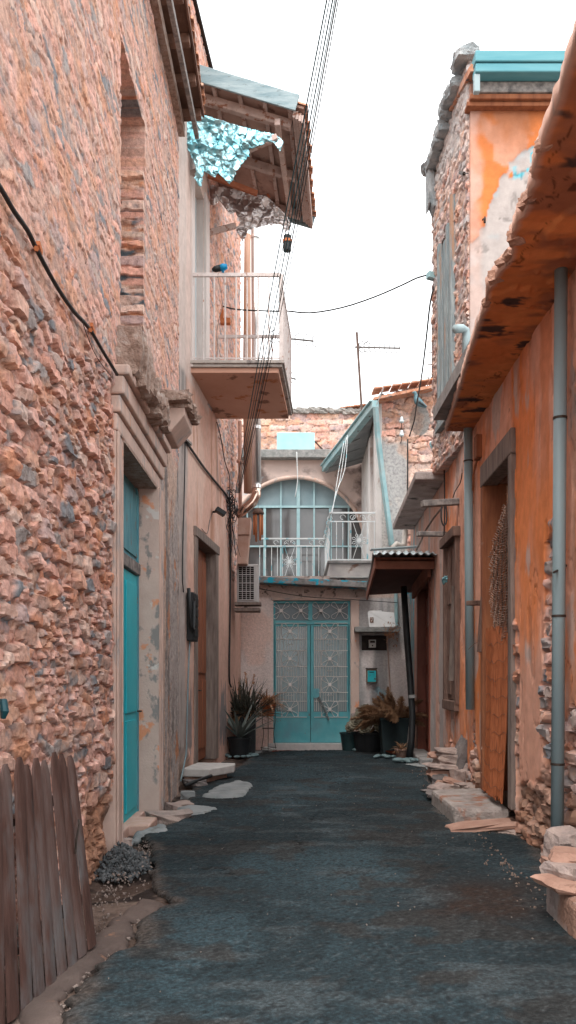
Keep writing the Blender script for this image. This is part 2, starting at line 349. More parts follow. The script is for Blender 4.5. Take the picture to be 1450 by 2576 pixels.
# ================================================================= LEFT STONE HOUSE (A)
XA = lambda Y: wx(WA, Y)
def s_of(Y, Y0, W): return (Y - Y0) * math.hypot(1, W[1])
A = thing('stone_house', 'pinkish rubble stone house on the left with turquoise door and timber eaves', 'house', (-1.4, 6.5, 0))
YA0, YA1 = 2.6, 9.72
DA = (6.5, 8.12, -.1, 3.18)      # door opening Y0 Y1 z0 z1
NA = (6.46, 7.5, 3.98, 6.30)     # walled-up window niche
def fnA(s, z):
    Y = s + YA0
    h1, c1 = stonefn(s, z, .23, .10, 11, .038, gap=.13, warp=.022, jit=.9)                 # fieldstone below
    h1b, c1b = stonefn(s + 3, z, .13, .05, 15, .03, gap=.15, warp=.02)
    mm = ss(.56, .60, fbm(s * 3, z * 5, 3, 99)); h1 = h1 * (1 - mm) + h1b * mm; c1 = lerp(c1, c1b, mm)
    h2, c2 = stonefn(s, z + s * .05, .30, .06, 21, .0105, gap=.10, warp=.06, rough=.004, mort=np.array((.58, .37, .29)), fill=.10)  # mortared slate above
    m2 = ss(.5, .6, fbm(s * 3, z * 3, 4, 33)); c2 = lerp(c2, np.array((.66, .43, .35)), .45 * m2)
    lim = 3.42 + (fbm(s * 3, z * 3, 3, 44) - .5) * .6; k = ss(-.06, .06, z - lim)
    flat = ss(6.0, 6.35, Y + (fbm(s * 4, z * 4, 3, 45) - .5) * .4)
    h1 = h1 * (1 - .55 * flat) - .02
    h = h1 * (1 - k) + (h2 - .0) * k; c = lerp(c1, c2, k)
    low = ss(.75, .35, z + (fbm(s * 5, z * 5, 3, 46) - .5) * .5) * ss(5.2, 5.6, Y); c = lerp(c, np.array((.40, .21, .13)) * (.6 + .8 * fbm(s * 12, z * 12, 3, 2))[..., None], .85 * low); h = h - .05 * low + low * (fbm(s * 10, z * 10, 4, 3) - .5) * .08
    # plastered zone past the door
    pl = ss(8.0, 8.1, Y) * ss(3.9, 3.7, z + (fbm(s * 5, z * 5, 3, 47) - .5) * .5)
    hp, cp = plasterfn(s, z, (.42, .37, .35), 51, [((.55, .40, .33), 6, .8, .5, .6, .006), ((.25, .22, .21), 9, 1.2, .55, .65, -.012), ((.5, .24, .14), 5, 2, .66, .7, -.004)], .01)
    h = h * (1 - pl) + (hp + .01) * pl; c = lerp(c, cp, pl)
    return h, c
wall('wall', (XA(YA0), YA0), (XA(YA1), YA1), -.12, 7.75, .0125, [(DA[0] - YA0, DA[1] - YA0, DA[2] - .1, DA[3]), (NA[0] - YA0, NA[1] - YA0, NA[2], NA[3])], fnA, m_stone, A, 1, .45)
# niche: stacked infill and jamb
def fnN(s, z):
    h, c = stonefn(s, z, .9, .085, 71, .03, gap=.2, warp=.01, cols=[CREAM, PINK, SLATE, LILAC, (.66, .5, .42), CREAM, PINK, SLATE, ORNG]); return h, c
wall('window_infill', (XA(7.5) - .27, 6.4), (XA(7.5) - .27, 7.6), 3.9, 6.4, .02, [], fnN, m_stone, A, 1, .1)
wall('window_jamb', (XA(7.5) - .40, 7.47), (XA(7.5) + .005, 7.47), 3.98, 5.86, .012, [], lambda s, z: tuple((a + .01 if i == 0 else a) for i, a in enumerate(fnN(s, z))), m_stone, A, 1, .06)
m_trim = mat('lime_trim', [(.46, .34, .29), (.64, .47, .40)], 6, (1, 1, .6), bump=.5, bs=40, patch=[((.36, .33, .32), 7, (1, 1, .4), .55, .66), ((.58, .30, .18), 5, (1, 1, .3), .64, .72)])
m_jamb = mat('peeling_jamb', [(.52, .38, .33), (.62, .48, .42)], 5, bump=.5, bs=50, patch=[((.68, .30, .17), 4, (1, 1, 1), .57, .62), ((.26, .24, .23), 3.3, (1, 1, .7), .56, .6), ((.62, .57, .54), 5, (1, 1, 1), .62, .66)])
m_rub = mat('crumbled_mortar', [(.20, .13, .10), (.38, .27, .22), (.48, .40, .36)], 14, bump=1, bs=40, dist=.03)
m_teal = mat('turquoise_paint', [(.015, .40, .48), (.03, .46, .54)], 2.5, rough=.5, bump=.15, bs=30, patch=[((.10, .27, .32), 4, (1, 1, .3), .62, .75)])
m_tealold = mat('faded_turquoise_paint', [(.05, .20, .25), (.13, .34, .39)], 5, (3, 3, .6), rough=.7, bump=.6, bs=30, bsc=(3, 3, .5), patch=[((.20, .10, .07), 9, (2, 2, .5), .60, .66)])
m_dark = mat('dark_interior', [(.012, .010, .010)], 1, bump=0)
def loop3(c, n): return [c(2 * math.pi * k / n) for k in range(n)]
# surround
S = MB(); x = XA(6.6)
S.box((x - .12, 6.24, -.12), (x + .012, 6.50, 3.20)); S.box((x + .012, 6.26, -.1), (x + .03, 6.33, 3.2)); S.build('door_jamb', m_trim, A, bevel=.012)
S = MB(); x = XA(8.1); S.box((x - .12, 8.125, -.12), (x + .03, 8.36, 3.20)); S.box((x + .03, 8.13, -.1), (x + .05, 8.19, 3.2)); S.box((x + .03, 8.27, -.1), (x + .05, 8.33, 3.2))
S.build('door_jamb', m_trim, A, bevel=.012)
S = MB()
for i, (z0, z1, o) in enumerate(((3.20, 3.33, .015), (3.333, 3.46, .04), (3.463, 3.60, .07), (3.603, 3.68, .11))):
    S.box((x - .1, 6.24 - i * .012, z0), (x + o, 8.40 + i * .012, z1))
S.build('door_lintel', m_trim, A, bevel=.015)
S = MB(); S.prism([(x + .02, 8.0, 3.70), (x + .16, 8.0, 3.70), (x + .30, 8.0, 3.86), (x + .30, 8.0, 3.95), (x + .02, 8.0, 3.95)], (0, .62, 0))
S.build('cornice', m_trim, A, bevel=.012)
S = MB()
rr = random.Random(3)
for k in range(14):
    y = 6.42 + k * .165; zz = 3.72 + (.10 if k < 3 else 0)
    if k < 9: S.rock((x + .07 + rr.uniform(-.02, .03), y, zz + rr.uniform(-.03, .05)), (.18 + rr.random() * .05, .17, .13 + rr.random() * .06 + (.14 if k < 3 else 0)), k + 5, sub=3)
for k in range(7): S.rock((x + .2, 7.95 + k * .11, 3.99 + rr.uniform(-.02, .03)), (.28, .13, .08), k + 40)
S.build('broken_cornice', m_rub, A)
# soffit, reveals, threshold
S = MB(); S.box((x - .44, 6.5, 3.175), (x + .02, 8.12, 3.196)); S.build('door_soffit', m_rub, A)
S = MB(); S.box((x - .46, 8.105, -.1), (x + .035, 8.13, 3.18)); S.build('door_reveal', m_jamb, A)
S = MB(); S.box((x - .46, 6.49, -.1), (x + .008, 6.505, 3.18)); S.build('door_reveal', m_jamb, A)
# door
D = MB(); xd = x - .17; D.box((xd - .05, 6.52, .02), (xd, 7.36, 2.32)); D.box((xd - .05, 7.375, .02), (xd, 8.1, 2.32))
for y0 in (6.52, 7.375):
    for z0, z1 in ((.12, .95), (1.02, 2.22)): D.box((xd, y0 + .10, z0), (xd + .014, y0 + .62, z1))
dr = D.build('door', m_teal, A, bevel=.006)
H = MB(); H.tube([(xd + .012, 8.02, 1.02), (xd + .05, 8.02, 1.02), (xd + .05, 7.95, 1.02)], .008); H.build('handle', mat('dark_iron', [(.03, .025, .022), (.08, .06, .05)], 20, metal=.6, rough=.6), dr)
m_iron = bpy.data.materials['dark_iron']
T = MB(); T.box((xd - .06, 6.51, 2.33), (xd + .03, 8.105, 2.44)); T.build('door_transom', m_wgrey, A, bevel=.008)
T = MB(); T.box((xd - .05, 6.52, 2.44), (xd - .01, 8.1, 3.17)); T.box((xd - .01, 6.66, 2.5), (xd + .004, 8.06, 3.1)); T.build('door_top_panel', m_tealold, A)
T = MB(); T.box((xd - .09, 8.06, .02), (xd + .015, 8.104, 3.175)); T.build('door_frame', m_tealold, A, bevel=.01)
T = MB(); T.box((x - .40, 6.65, -.08), (x - .1, 8.1, .05)); T.box((x - .12, 7.3, -.05), (x + .08, 7.75, .055)); T.build('threshold', mat('threshold_stone', [(.5, .32, .25), (.6, .42, .36)], 8, bump=.5), A, bevel=.015)
# eaves
m_eave = mat('dark_roof_timber', [(.10, .055, .04), (.26, .14, .10)], 5, (2, .5, 2), bump=.5, bs=40)
m_board = mat('brown_soffit_board', [(.10, .05, .035), (.17, .09, .06)], 6, bump=.4)
E = MB(); E.box((XA(6) - .9, 2.7, 7.88), (-.99, 9.72, 7.905)); roof = E.build('roof', m_board, A)
tl = MB(); yy = 2.75
m_tile = mat('clay_tile', [(.34, .13, .07), (.55, .27, .17), (.40, .30, .26)], 9, bump=.5, patch=[((.12, .10, .10), 9, (1, 1, 1), .6, .7)])
while yy < 9.7:
    pr = []
    for k in range(7):
        a = math.pi * k / 6; pr.append((yy + .075 * math.cos(a), 7.915 + .06 * math.sin(a)))
    for k in range(6, -1, -1):
        a = math.pi * k / 6; pr.append((yy + .062 * math.cos(a), 7.912 + .047 * math.sin(a)))
    sx = -.955 + R.uniform(-.02, .02); n = len(pr)
    tl.prism([(sx, p[0], p[1]) for p in pr], (-1.1, 0, .25)); yy += .157
tl.build('roof_tiles', m_tile, roof)
tl = MB(); tl.box((-.995, 2.7, 7.86), (-.975, 9.72, 7.918)); tl.build('eaves_batten', m_eave, roof)
y = 2.9
while y < 9.75:
    r_ = MB(); r_.beam((XA(y) - .3, y, 7.80), (-1.0, y, 7.83), .085, .10); r_.build('rafter', m_eave, roof, bevel=.006); y += .56
r_ = MB(); r_.beam((XA(3) + .03, 2.6, 7.70), (XA(9.6) + .03, 9.72, 7.70), .10, .13); r_.build('wall_plate', m_rub, A)
r_ = MB(); r_.beam(P(415, -60, 7.3), P(496, 342, 9.95), .05, .075); o = r_.build('loose_beam', m_wgrey, roof, bevel=.006)
# wall-side roof body so the house is closed
r_ = MB(); r_.box((-5, 2.6, 7.9), (XA(6) - .85, 9.7, 8.3)); r_.build('roof_deck', m_board, roof)
b_ = MB(); b_.box((-5, 2.45, -.1), (XA(3) - .02, 2.6, 7.9)); b_.build('end_wall', m_rub, A)
b_ = MB(); b_.box((-5, 9.70, -.1), (XA(9.7) - .02, 9.73, 7.9)); b_.build('end_wall', m_rub, A)
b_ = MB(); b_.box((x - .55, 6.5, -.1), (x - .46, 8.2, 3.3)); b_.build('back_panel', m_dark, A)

# ================================================================= PLASTER HOUSE (B)
XB = lambda Y: wx(WB, Y)
B = thing('plaster_house', 'tall pink plastered house with stone upper storeys, brown double door and white balcony', 'house', (-1.3, 12, 0))
YB0, YB1 = 9.55, 15.35
DB = (11.12, 12.72, .12, 3.30); BD = (10.98, 11.72, 5.36, 8.05)
fy = math.hypot(1, WB[1])
def fnB(s, z):
    Y = YB0 + s / fy
    hs_, cs = stonefn(s, z, .20, .07, 121, .02, gap=.18, warp=.05)
    hp, cp = plasterfn(s, z, (.66, .41, .33), 141, [((.68, .47, .39), 1.2, .6, .5, .62, 0), ((.50, .27, .19), 2.5, .5, .6, .7, 0)], .004)
    # dark rain streaks below the balcony end
    st = ss(12.7, 12.85, Y) * ss(13.55, 13.2, Y) * ss(3.6, 4.6, z) * ss(5.3, 5.0, z); cp = lerp(cp, np.array((.20, .15, .14)), .8 * st * ss(.35, .6, fbm(s * 14, z * 1.2, 4, 5)))
    # grey cement smears near the ground
    for yc, wdt, zt in ((10.75, .16, 1.5), (13.35, .45, 1.15)):
        mk = ss(wdt, wdt * .6, np.abs(Y - yc)) * ss(zt, zt - .35, z + (fbm(s * 20, z * 2, 3, 8) - .5) * 1.2) * ss(.2, .5, z + (fbm(s * 20, z * 3, 3, 9) - .5) * .9); cp = lerp(cp, np.array((.20, .20, .21)), .85 * ss(.3, .6, mk))
    cor = ss(10.62, 10.45, Y + (fbm(s * 5, z * .7, 4, 18) - .5) * .3)      # weathered corner strip
    cp = lerp(cp, np.array((.40, .36, .34)), cor * .9); cp = lerp(cp, np.array((.22, .20, .19)), cor * ss(.52, .62, fbm(s * 9, z * 1.1, 5, 28)) * .8); hp = hp + cor * (fbm(s * 12, z * 2, 4, 29) - .5) * .05
    up = ss(5.1, 5.2, z) * (Y < 12.1); cp = lerp(cp, np.array((.66, .54, .49)), up * .8)
    bd = 12.95 + (4.9 - z) * .62 + (fbm(s * 4, z * 4, 4, 37) - .5) * .35; isst = ((Y > bd) & (z < 5.3)) | ((z >= 5.25) & (Y > 11.98 + (fbm(s * 9, z * 1.5, 3, 38) - .5) * .1))
    isst = isst & ~((z < 5.3) & (z < 3.0)); isst = isst | ((z > 9.2))
    k = isst.astype(float); h = (hp + .012) * (1 - k) + hs_ * k; c = lerp(cp, cs, k)
    low = ss(.55, .2, z + (fbm(s * 8, z * 6, 3, 46) - .5) * .5) * ss(11.1, 10.8, Y); c = lerp(c, np.array((.36, .27, .22)), low * .8); h = h - .05 * low
    return h, c
wall('wall', (XB(YB0), YB0), (XB(YB1), YB1), -.1, 10.2, .022, [((DB[0] - YB0) * fy, (DB[1] - YB0) * fy, DB[2] - .3, DB[3]), ((BD[0] - YB0) * fy, (BD[1] - YB0) * fy, BD[2], BD[3])], fnB, m_plast, B, 1, .35)
q = MB(); q.box((-4, 9.6, 0), (XB(9.7) - .05, 9.7, 10.15)); q.box((-4, 15.3, 0), (XB(15.3) - .1, 15.4, 10.15)); q.box((-4, 9.55, 10.2), (XB(9.6) + .0, 15.3, 10.3)); q.build('end_wall', m_rub, B)
q = MB(); q.prism([(XB(9.5) - .2, 9.5, 10.2), (XB(9.5) + .06, 9.5, 10.2), (XB(15.4) + .06, 15.4, 10.2), (XB(15.4) - .2, 15.4, 10.2)], (0, 0, .05)); q.build('roof_edge', m_dark, B)
def bpt(Y, z, off=0): return Vector((XB(Y) + off, Y, z))
def bbox(mb, Y0, Y1, z0, z1, o0, o1):
    mb.prism([bpt(Y0, z0, o0), bpt(Y0, z0, o1), bpt(Y1, z0, o1), bpt(Y1, z0, o0)], (0, 0, z1 - z0)); return mb
m_brown = mat('brown_door_wood', [(.16, .055, .03), (.34, .12, .06)], 4, (4, 4, .5), rough=.6, bump=.4, bs=30, bsc=(4, 4, .4))
m_greyw = mat('greyed_door_wood', [(.12, .09, .08), (.28, .22, .19)], 5, (4, 4, .5), bump=.5, bs=30, bsc=(4, 4, .4))
d = bbox(MB(), DB[0] + .07, DB[1] - .07, .13, 3.2, -.17, -.13)
for a, b in ((.10, .42), (.46, .78), (.84, 1.1), (1.14, 1.42)):
    for z0, z1 in ((.3, 1.3), (1.4, 3.05)): bbox(d, DB[0] + a, DB[0] + b, z0, z1, -.13, -.105)
dd = d.build('door', m_brown, B, bevel=.008)
H = MB(); H.tube([bpt(11.9, 1.15, -.11), bpt(11.9, 1.15, -.06), bpt(11.83, 1.15, -.06)], .01); H.build('handle', m_iron, dd)
f = bbox(MB(), DB[0] - .10, DB[0] + .09, .10, 3.30, -.2, .035); f.build('door_frame', m_greyw, B, bevel=.01)
f = bbox(MB(), DB[1] - .09, DB[1] + .10, .10, 3.30, -.2, .035); f.build('door_frame', m_greyw, B, bevel=.01)
f = bbox(MB(), DB[0] - .12, DB[1] + .12, 3.21, 3.34, -.2, .05); f.build('door_lintel', m_greyw, B, bevel=.01)
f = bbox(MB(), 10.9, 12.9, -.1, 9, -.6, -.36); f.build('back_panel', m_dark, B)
# step slab and apron
f = MB(); f.prism([(-1.33, 10.42, .10), (-.98, 10.36, .10), (-.70, 10.85, .10), (-.70, 11.1, .10), (-1.22, 11.2, .10)], (0, 0, .10)); f.build('doorstep', mat('pale_step', [(.42, .40, .38), (.55, .52, .50)], 8, bump=.3), B, bevel=.012)
f = MB(); f.prism([(-1.3, 10.45, -.05), (-.98, 10.5, -.05), (-.80, 10.95, -.05), (-1.2, 11.1, -.05)], (0, 0, .15)); f.build('step_base', mat('step_brick', [(.30, .18, .14), (.42, .27, .21)], 12, bump=.8), B)
# balcony: slab
ZS = 5.30
Yn, Yf = 10.85, 12.80
inn = lambda Y: XB(Y) - .02
outx = lambda Y: -.075 + (Y - 10.85) * .07
m_slab = mat('balcony_underside', [(.56, .31, .22), (.64, .38, .29)], 2, bump=.3, bs=60, patch=[((.48, .18, .08), 3, (1, 1, 1), .60, .64), ((.26, .13, .09), 2.2, (1, 1, 1), .585, .62)])
m_slabe = mat('slab_moulding', [(.30, .27, .25), (.50, .44, .40)], 7, bump=.6, patch=[((.14, .12, .12), 6, (1, 1, 1), .56, .68)])
bal = MB(); bal.prism([(inn(Yn), Yn, ZS), (outx(Yn) - .05, Yn, ZS), (outx(Yf) - .05, Yf, ZS), (inn(Yf), Yf, ZS)], (0, 0, .06)); sl_ = bal.build('balcony_slab', m_slab, B)
bal = MB()
for o, z0, z1 in ((0, ZS + .0605, ZS + .10), (.025, ZS + .101, ZS + .145)):
    bal.prism([(inn(Yn), Yn - .04 - o, z0), (outx(Yn) + o, Yn - .04 - o, z0), (outx(Yf) + o, Yf + .04 + o, z0), (inn(Yf), Yf + .04 + o, z0)], (0, 0, z1 - z0))
bal.build('moulding', m_slabe, sl_, bevel=.006)
# railing
m_rail = mat('chipped_white_paint', [(.50, .44, .42), (.66, .60, .58)], 14, rough=.6, bump=.3, metal=0, patch=[((.30, .12, .06), 16, (1, 1, .5), .60, .68)])
zt = 6.56; zb = ZS + .18
def rail(name, a, b, n, parent, z0=zb, z1=zt, m=m_rail, r=.012, mid=None):
    a = Vector(a); b = Vector(b); q = MB(); q.beam((a.x, a.y, z1), (b.x, b.y, z1), .035, .045); q.beam((a.x, a.y, z0), (b.x, b.y, z0), .012, .015)
    for k in range(n + 1):
        p = a.lerp(b, k / n); q.tube([(p.x, p.y, z0 - .03), (p.x, p.y, z1 - .02)], r, 6)
    return q.build(name, m, parent)
c1 = (outx(Yn) - .03, Yn - .02, 0); c2 = (outx(Yf) - .03, Yf, 0)
rl = rail('balcony_railing', (XB(Yn) + .03, Yn - .02, 0), c1, 8, B); rail('side_rails', c1, c2, 15, rl); rail('back_rails', (XB(Yf) + .03, Yf, 0), c2, 8, rl)
q = MB(); q.beam((c1[0] + .02, c1[1], zb - .05), (c1[0] + .02, c1[1], zt), .05, .05, up=(0, 1, 0)); q.build('corner_post', m_rail, rl); q = MB(); q.beam((c2[0], c2[1], zb - .05), (c2[0], c2[1], zt), .05, .05, up=(0, 1, 0)); q.build('corner_post', m_rail, rl)
# balcony door
m_white = mat('aged_white_frame', [(.52, .45, .43), (.66, .57, .53)], 6, (3, 3, .5), bump=.3)
m_glassb = mat('pale_blue_pane', [(.30, .52, .56), (.45, .66, .70)], 1.5, rough=.12, bump=0, spec=.6)
f = bbox(MB(), BD[0] - .18, BD[0], BD[2], BD[3] + .1, -.1, .04); f.build('balcony_door_frame', m_white, B, bevel=.01)
f = bbox(MB(), BD[1], BD[1] + .26, BD[2], BD[3] + .1, -.1, .05); f.build('balcony_door_frame', m_white, B, bevel=.01)
f = bbox(MB(), BD[0], BD[1], BD[2], BD[3], -.16, -.13); pn = f.build('balcony_door', m_glassb, B)
f = MB()
for a, b in ((.0, .06), (.33, .37), (.41, .45), (.68, .74)): bbox(f, BD[0] + a, BD[0] + b, BD[2], BD[3], -.128, -.09)
for a, b in ((0, .08), (.9, .96), (2.6, 2.68)): bbox(f, BD[0] + .061, BD[0] + .679, BD[2] + a, BD[2] + b, -.127, -.1)
f.build('pane_bars', mat('white_bars', [(.55, .62, .64)], 3, rough=.4, bump=0), pn)
# canopy over the balcony
m_old = mat('peeling_white_timber', [(.34, .25, .22), (.52, .40, .36)], 7, (1, 1, 1), bump=.5, bs=40, patch=[((.26, .12, .08), 12, (1, 1, 1), .56, .62)])
m_oldb = mat('bluish_fascia_board', [(.16, .24, .27), (.33, .40, .42)], 3, (1, 4, 6), bump=.5, bs=20, bsc=(1, 5, 8), patch=[((.10, .12, .12), 9, (1, 2, 3), .6, .7)])
m_ceil = mat('roof_underside', [(.26, .16, .13), (.42, .29, .24)], 3, bump=.4, patch=[((.16, .09, .07), 6, (1, 1, 1), .58, .7)])
RZ = lambda X: 8.50 - .30 * (X - .1)         # underside of the sloping roof
Yc0, Yc1 = 10.62, 13.05
xo = lambda Y: .20 + (Y - Yc0) * .075
def cp(X, Y, dz=0): return Vector((X, Y, RZ(X) + dz))
can = thing('balcony_roof', 'timber lean-to roof with old tiles sheltering the white balcony', 'roof', (-.5, 11.8, 8.3))
q = MB(); q.prism([cp(-1.38, Yc0, .10), cp(xo(Yc0), Yc0, .10), cp(xo(Yc1), Yc1, .10), cp(-1.15, Yc1, .10)], (0, 0, .03)); q.build('deck', m_ceil, can)
for y in (10.86, 11.95, 12.9):
    q = MB(); q.beam(cp(-1.3, y, -.0), cp(xo(y) - .17, y, -.0), .09, .115); q.build('rafter', m_old, can, bevel=.012)
for x0 in (-.95, -.62, -.3, .02):
    q = MB(); q.beam(cp(x0, Yc0 + .03, .075), cp(x0 + .15, Yc1 - .03, .075), .05, .05); q.build('batten', m_old, can)
for k in range(4):
    x0 = .075 + k * .038; q = MB(); q.beam(cp(x0, Yc0 + .02, .02 - .012 * k), cp(x0 + .18, Yc1 - .05 + .02 * k, .02 - .012 * k), .034, .10); q.build('edge_board', m_old, can)
q = MB(); q.beam(P(698, 306, 10.7), P(731, 540, 12.95), .075, .085); q.build('outer_plate', m_old, can, bevel=.01)
q = MB(); q.beam(cp(-1.33, Yc0 - .03, .13), cp(xo(Yc0) - .08, Yc0 - .03, .13), .03, .21); q.build('fascia_board', m_oldb, can, bevel=.006)
q = MB(); q.beam(cp(-.4, Yc1 + .03, .05), cp(xo(Yc1) + .02, Yc1 + .03, .05), .03, .2); q.build('fascia_board', m_oldb, can, bevel=.006)
q = MB(); y = Yc0 + .05
while y < Yc1 + .05:
    pr = []
    for k in range(7): a = math.pi * k / 6; pr.append((.075 * math.cos(a), .055 * math.sin(a)))
    for k in range(6, -1, -1): a = math.pi * k / 6; pr.append((.062 * math.cos(a), .043 * math.sin(a)))
    e = xo(y) + .05 + R.uniform(-.02, .02); base = cp(e, y, .14)
    q.prism([base + Vector((0, p[0], p[1])) for p in pr], (-1.5, 0, .45)); y += .155
q.build('roof_tiles', m_tile, can)
m_rbrown = mat('red_brown_batten', [(.30, .09, .045), (.40, .15, .08)], 6, bump=.3)
q = MB(); q.beam(P(460, 447, 10.85), P(575, 398, 10.72), .06, .07); q.beam(P(575, 398, 10.72), P(698, 345, 10.6), .06, .07); q.build('brace', m_old, can, bevel=.006)
q = MB(); q.beam(P(515, 588, 12.1), P(592, 568, 12.3), .06, .08); q.build('brace', m_old, can, bevel=.006)
q = MB(); q.beam(P(616, 562, 12.3), P(676, 492, 12.5), .05, .06); q.build('brace', m_rbrown, can)
q = MB(); q.beam(P(524, 440, 11.9), P(648, 487, 12.0), .05, .07); q.build('cross_batten', m_rbrown, can)
# foil sheets
m_foil = mat('crinkled_foil', [(.13, .40, .47), (.42, .63, .68)], 6, rough=.34, metal=1, bump=.5, bs=45, dist=.01)
m_foil2 = mat('dull_foil', [(.50, .44, .43), (.62, .58, .57)], 6, rough=.33, metal=1, bump=.5, bs=45, dist=.01)
def z3(pts): return [(427.7 + .26896 * a, 157.3 + .26896 * b) for a, b in pts]
def foil(name, poly, Y, mt, seed, lab, tilt=0, amp=.05, step=1.6, parent=None):
    us = np.arange(min(p[0] for p in poly), max(p[0] for p in poly), step); vs = np.arange(min(p[1] for p in poly), max(p[1] for p in poly), step)
    U, V = np.meshgrid(us, vs, indexing='ij'); j = (fbm(U * .13, V * .13, 3, seed) - .5) * 7; m = inpoly(U + j, V + j, poly); mc = m[:-1, :-1] & m[1:, 1:]
    f1, e, a, b, dx, dy = cells(U, V, 14, 13, seed + 3, .95, 2); g1, e2, a2, b2, dx2, dy2 = cells(U + 5, V, 22, 26, seed + 5, .95, 2)
    h = (fbm(U * .02, V * .02, 3, seed + 4) - .5) * amp * 3 + (dx * (a - .5) + dy * (b - .5)) * amp * .75 + (dx2 * (a2 - .5) + dy2 * (b2 - .5)) * amp * 1.5
    Yy = Y + tilt * (V - vs.min()) / max(1, np.ptp(vs)) + h
    X = np.stack([(U - CX) * Yy / F, Yy, EYE - (V - HZ) * Yy / F], -1)
    o = grid_mesh(name, X, None, mc, mt, parent, False, .002, 0); tag(o, lab, 'foil sheet'); return o
foil('foil_sheet', z3([(250, 465), (150, 545), (138, 740), (235, 965), (232, 1080), (262, 1150), (300, 1172), (322, 1020), (430, 1082), (450, 1030), (560, 1142), (640, 1000), (742, 880), (742, 812), (830, 780), (960, 740), (1035, 838), (1062, 735), (990, 672), (640, 590)]), 10.55, m_foil, 5, 'bright bluish crumpled foil sheet nailed under the front of the balcony roof', .1)
foil('foil_sheet', z3([(335, 1130), (318, 1290), (400, 1335), (470, 1300), (560, 1415), (615, 1400), (650, 1490), (612, 1560), (690, 1695), (735, 1570), (900, 1525), (1040, 1515), (1085, 1605), (1140, 1530), (1100, 1440), (900, 1240), (760, 1225), (520, 1170)]), 12.2, m_foil2, 9, 'dull grey torn foil hanging at the back of the balcony roof', .1)
# ================================================================= FAR HOUSE (gate facade, wing, arch)
YF = 15.4
C = thing('gate_house', 'pale house closing the lane with turquoise double gate, arched window above and stone wing', 'house', (.6, 15.6, 0))
GX0, GX1, GZ0, GZ1 = -.271, 1.151, .115, 2.75
NX = (1.36, 1.84, 1.83, 2.11)
def fnC(s, z):
    X = s - 1.25
    h, c = plasterfn(s, z, (.78, .66, .62), 201, [((.78, .58, .51), 1.5, .9, .5, .62, 0)], .012)
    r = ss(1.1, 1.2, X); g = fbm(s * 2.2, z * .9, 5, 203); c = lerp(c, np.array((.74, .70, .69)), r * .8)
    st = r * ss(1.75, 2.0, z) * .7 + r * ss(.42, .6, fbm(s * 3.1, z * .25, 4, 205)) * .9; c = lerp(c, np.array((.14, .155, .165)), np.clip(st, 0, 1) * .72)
    c = lerp(c, np.array((.15, .42, .52)), ss(.6, .68, fbm(s * 3, z * 2, 4, 207)) * r * .5 * ss(1.6, 1.2, z))
    top = ss(2.78, 2.82, z); c = lerp(c, np.array((.52, .38, .32)), top * .8); cr = np.abs(fbm(s * 3, z * 5, 4, 209) - .5); c = lerp(c, np.array((.15, .11, .10)), top * ss(.02, .008, cr)); h = h - .02 * top * ss(.02, .008, cr)
    c = lerp(c, np.array((.02, .38, .55)), top * ss(.60, .64, fbm(s * 2.5, z * 4, 4, 211)) * ss(.9, 1.3, X))
    return h, c
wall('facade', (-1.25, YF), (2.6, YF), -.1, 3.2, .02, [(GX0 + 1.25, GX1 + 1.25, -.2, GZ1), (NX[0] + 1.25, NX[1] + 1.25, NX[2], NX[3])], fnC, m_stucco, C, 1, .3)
def fx(u, Y): return (u - CX) * Y / F
def fz(v, Y): return EYE - (v - HZ) * Y / F
q = MB(); q.box((GX0 - .1, YF - .06, -.02), (GX1 + .04, YF + .28, GZ0)); q.build('gate_step', mat('gate_step_stone', [(.40, .40, .40), (.52, .50, .48)], 12, bump=.3), C, bevel=.01)
q = MB(); q.box((GX1 + .005, YF - .045, 0), (GX1 + .16, YF + .1, GZ1 + .02)); q.build('gate_pier', m_jamb, C, bevel=.01)
q = MB(); q.box((GX0 - .05, YF - .02, 2.755), (GX1 + .18, YF + .1, 2.80)); q.build('gate_lintel', m_trim, C, bevel=.006)
# canopy ledge
m_ledge = mat('ledge_concrete', [(.14, .14, .14), (.34, .32, .31)], 12, bump=1, bs=60, dist=.02, patch=[((.02, .36, .52), 5, (1, 1, 2), .54, .58)])
q = MB(); q.prism([P(650, 1449, 15.05), P(935, 1463, 15.05), P(935, 1479, 15.05), P(650, 1465, 15.05)], (0, .5, 0)); q.build('ledge', m_ledge, C, bevel=.012)
m_ledge2 = mat('grey_ledge', [(.16, .17, .17), (.33, .33, .32)], 12, bump=1, bs=60, dist=.02)
q = MB(); q.box((fx(893, 15.2), 15.12, fz(1590, 15.2)), (fx(1004, 15.2), 15.45, fz(1577, 15.2))); q.build('niche_shelf', m_ledge2, C, bevel=.008)
# gate
m_gate = mat('gate_paint', [(.07, .33, .38), (.15, .42, .46)], 3, rough=.55, bump=.2, bs=60, patch=[((.12, .30, .34), 3, (1, 1, .6), .5, .7), ((.20, .08, .04), 14, (1, 1, 1), .68, .72)])
m_glass = mat('dusty_glass', [(.10, .17, .19), (.16, .24, .26)], 2.5, rough=.18, bump=.1, bs=20, spec=.7)
m_grille = mat('grille_paint', [(.60, .57, .55), (.72, .68, .65)], 20, rough=.5, bump=0)
gt = thing('gate', 'turquoise double metal gate with white flower grilles and glass behind', 'gate', (.44, 15.46, GZ0))
gy = 15.47
gu = lambda u: fx(u, gy); gv = lambda v: fz(v, gy)
q = MB(); q.box((GX0, gy, GZ0), (GX0 + .035, gy + .06, GZ1)); q.box((GX1 - .035, gy, GZ0), (GX1, gy + .06, GZ1)); q.box((GX0 + .036, gy, GZ1 - .05), (GX1 - .036, gy + .06, GZ1)); q.box((GX0 + .036, gy, gv(1571)), (GX1 - .036, gy + .06, gv(1561)))
q.build('frame', m_gate, gt, bevel=.004)
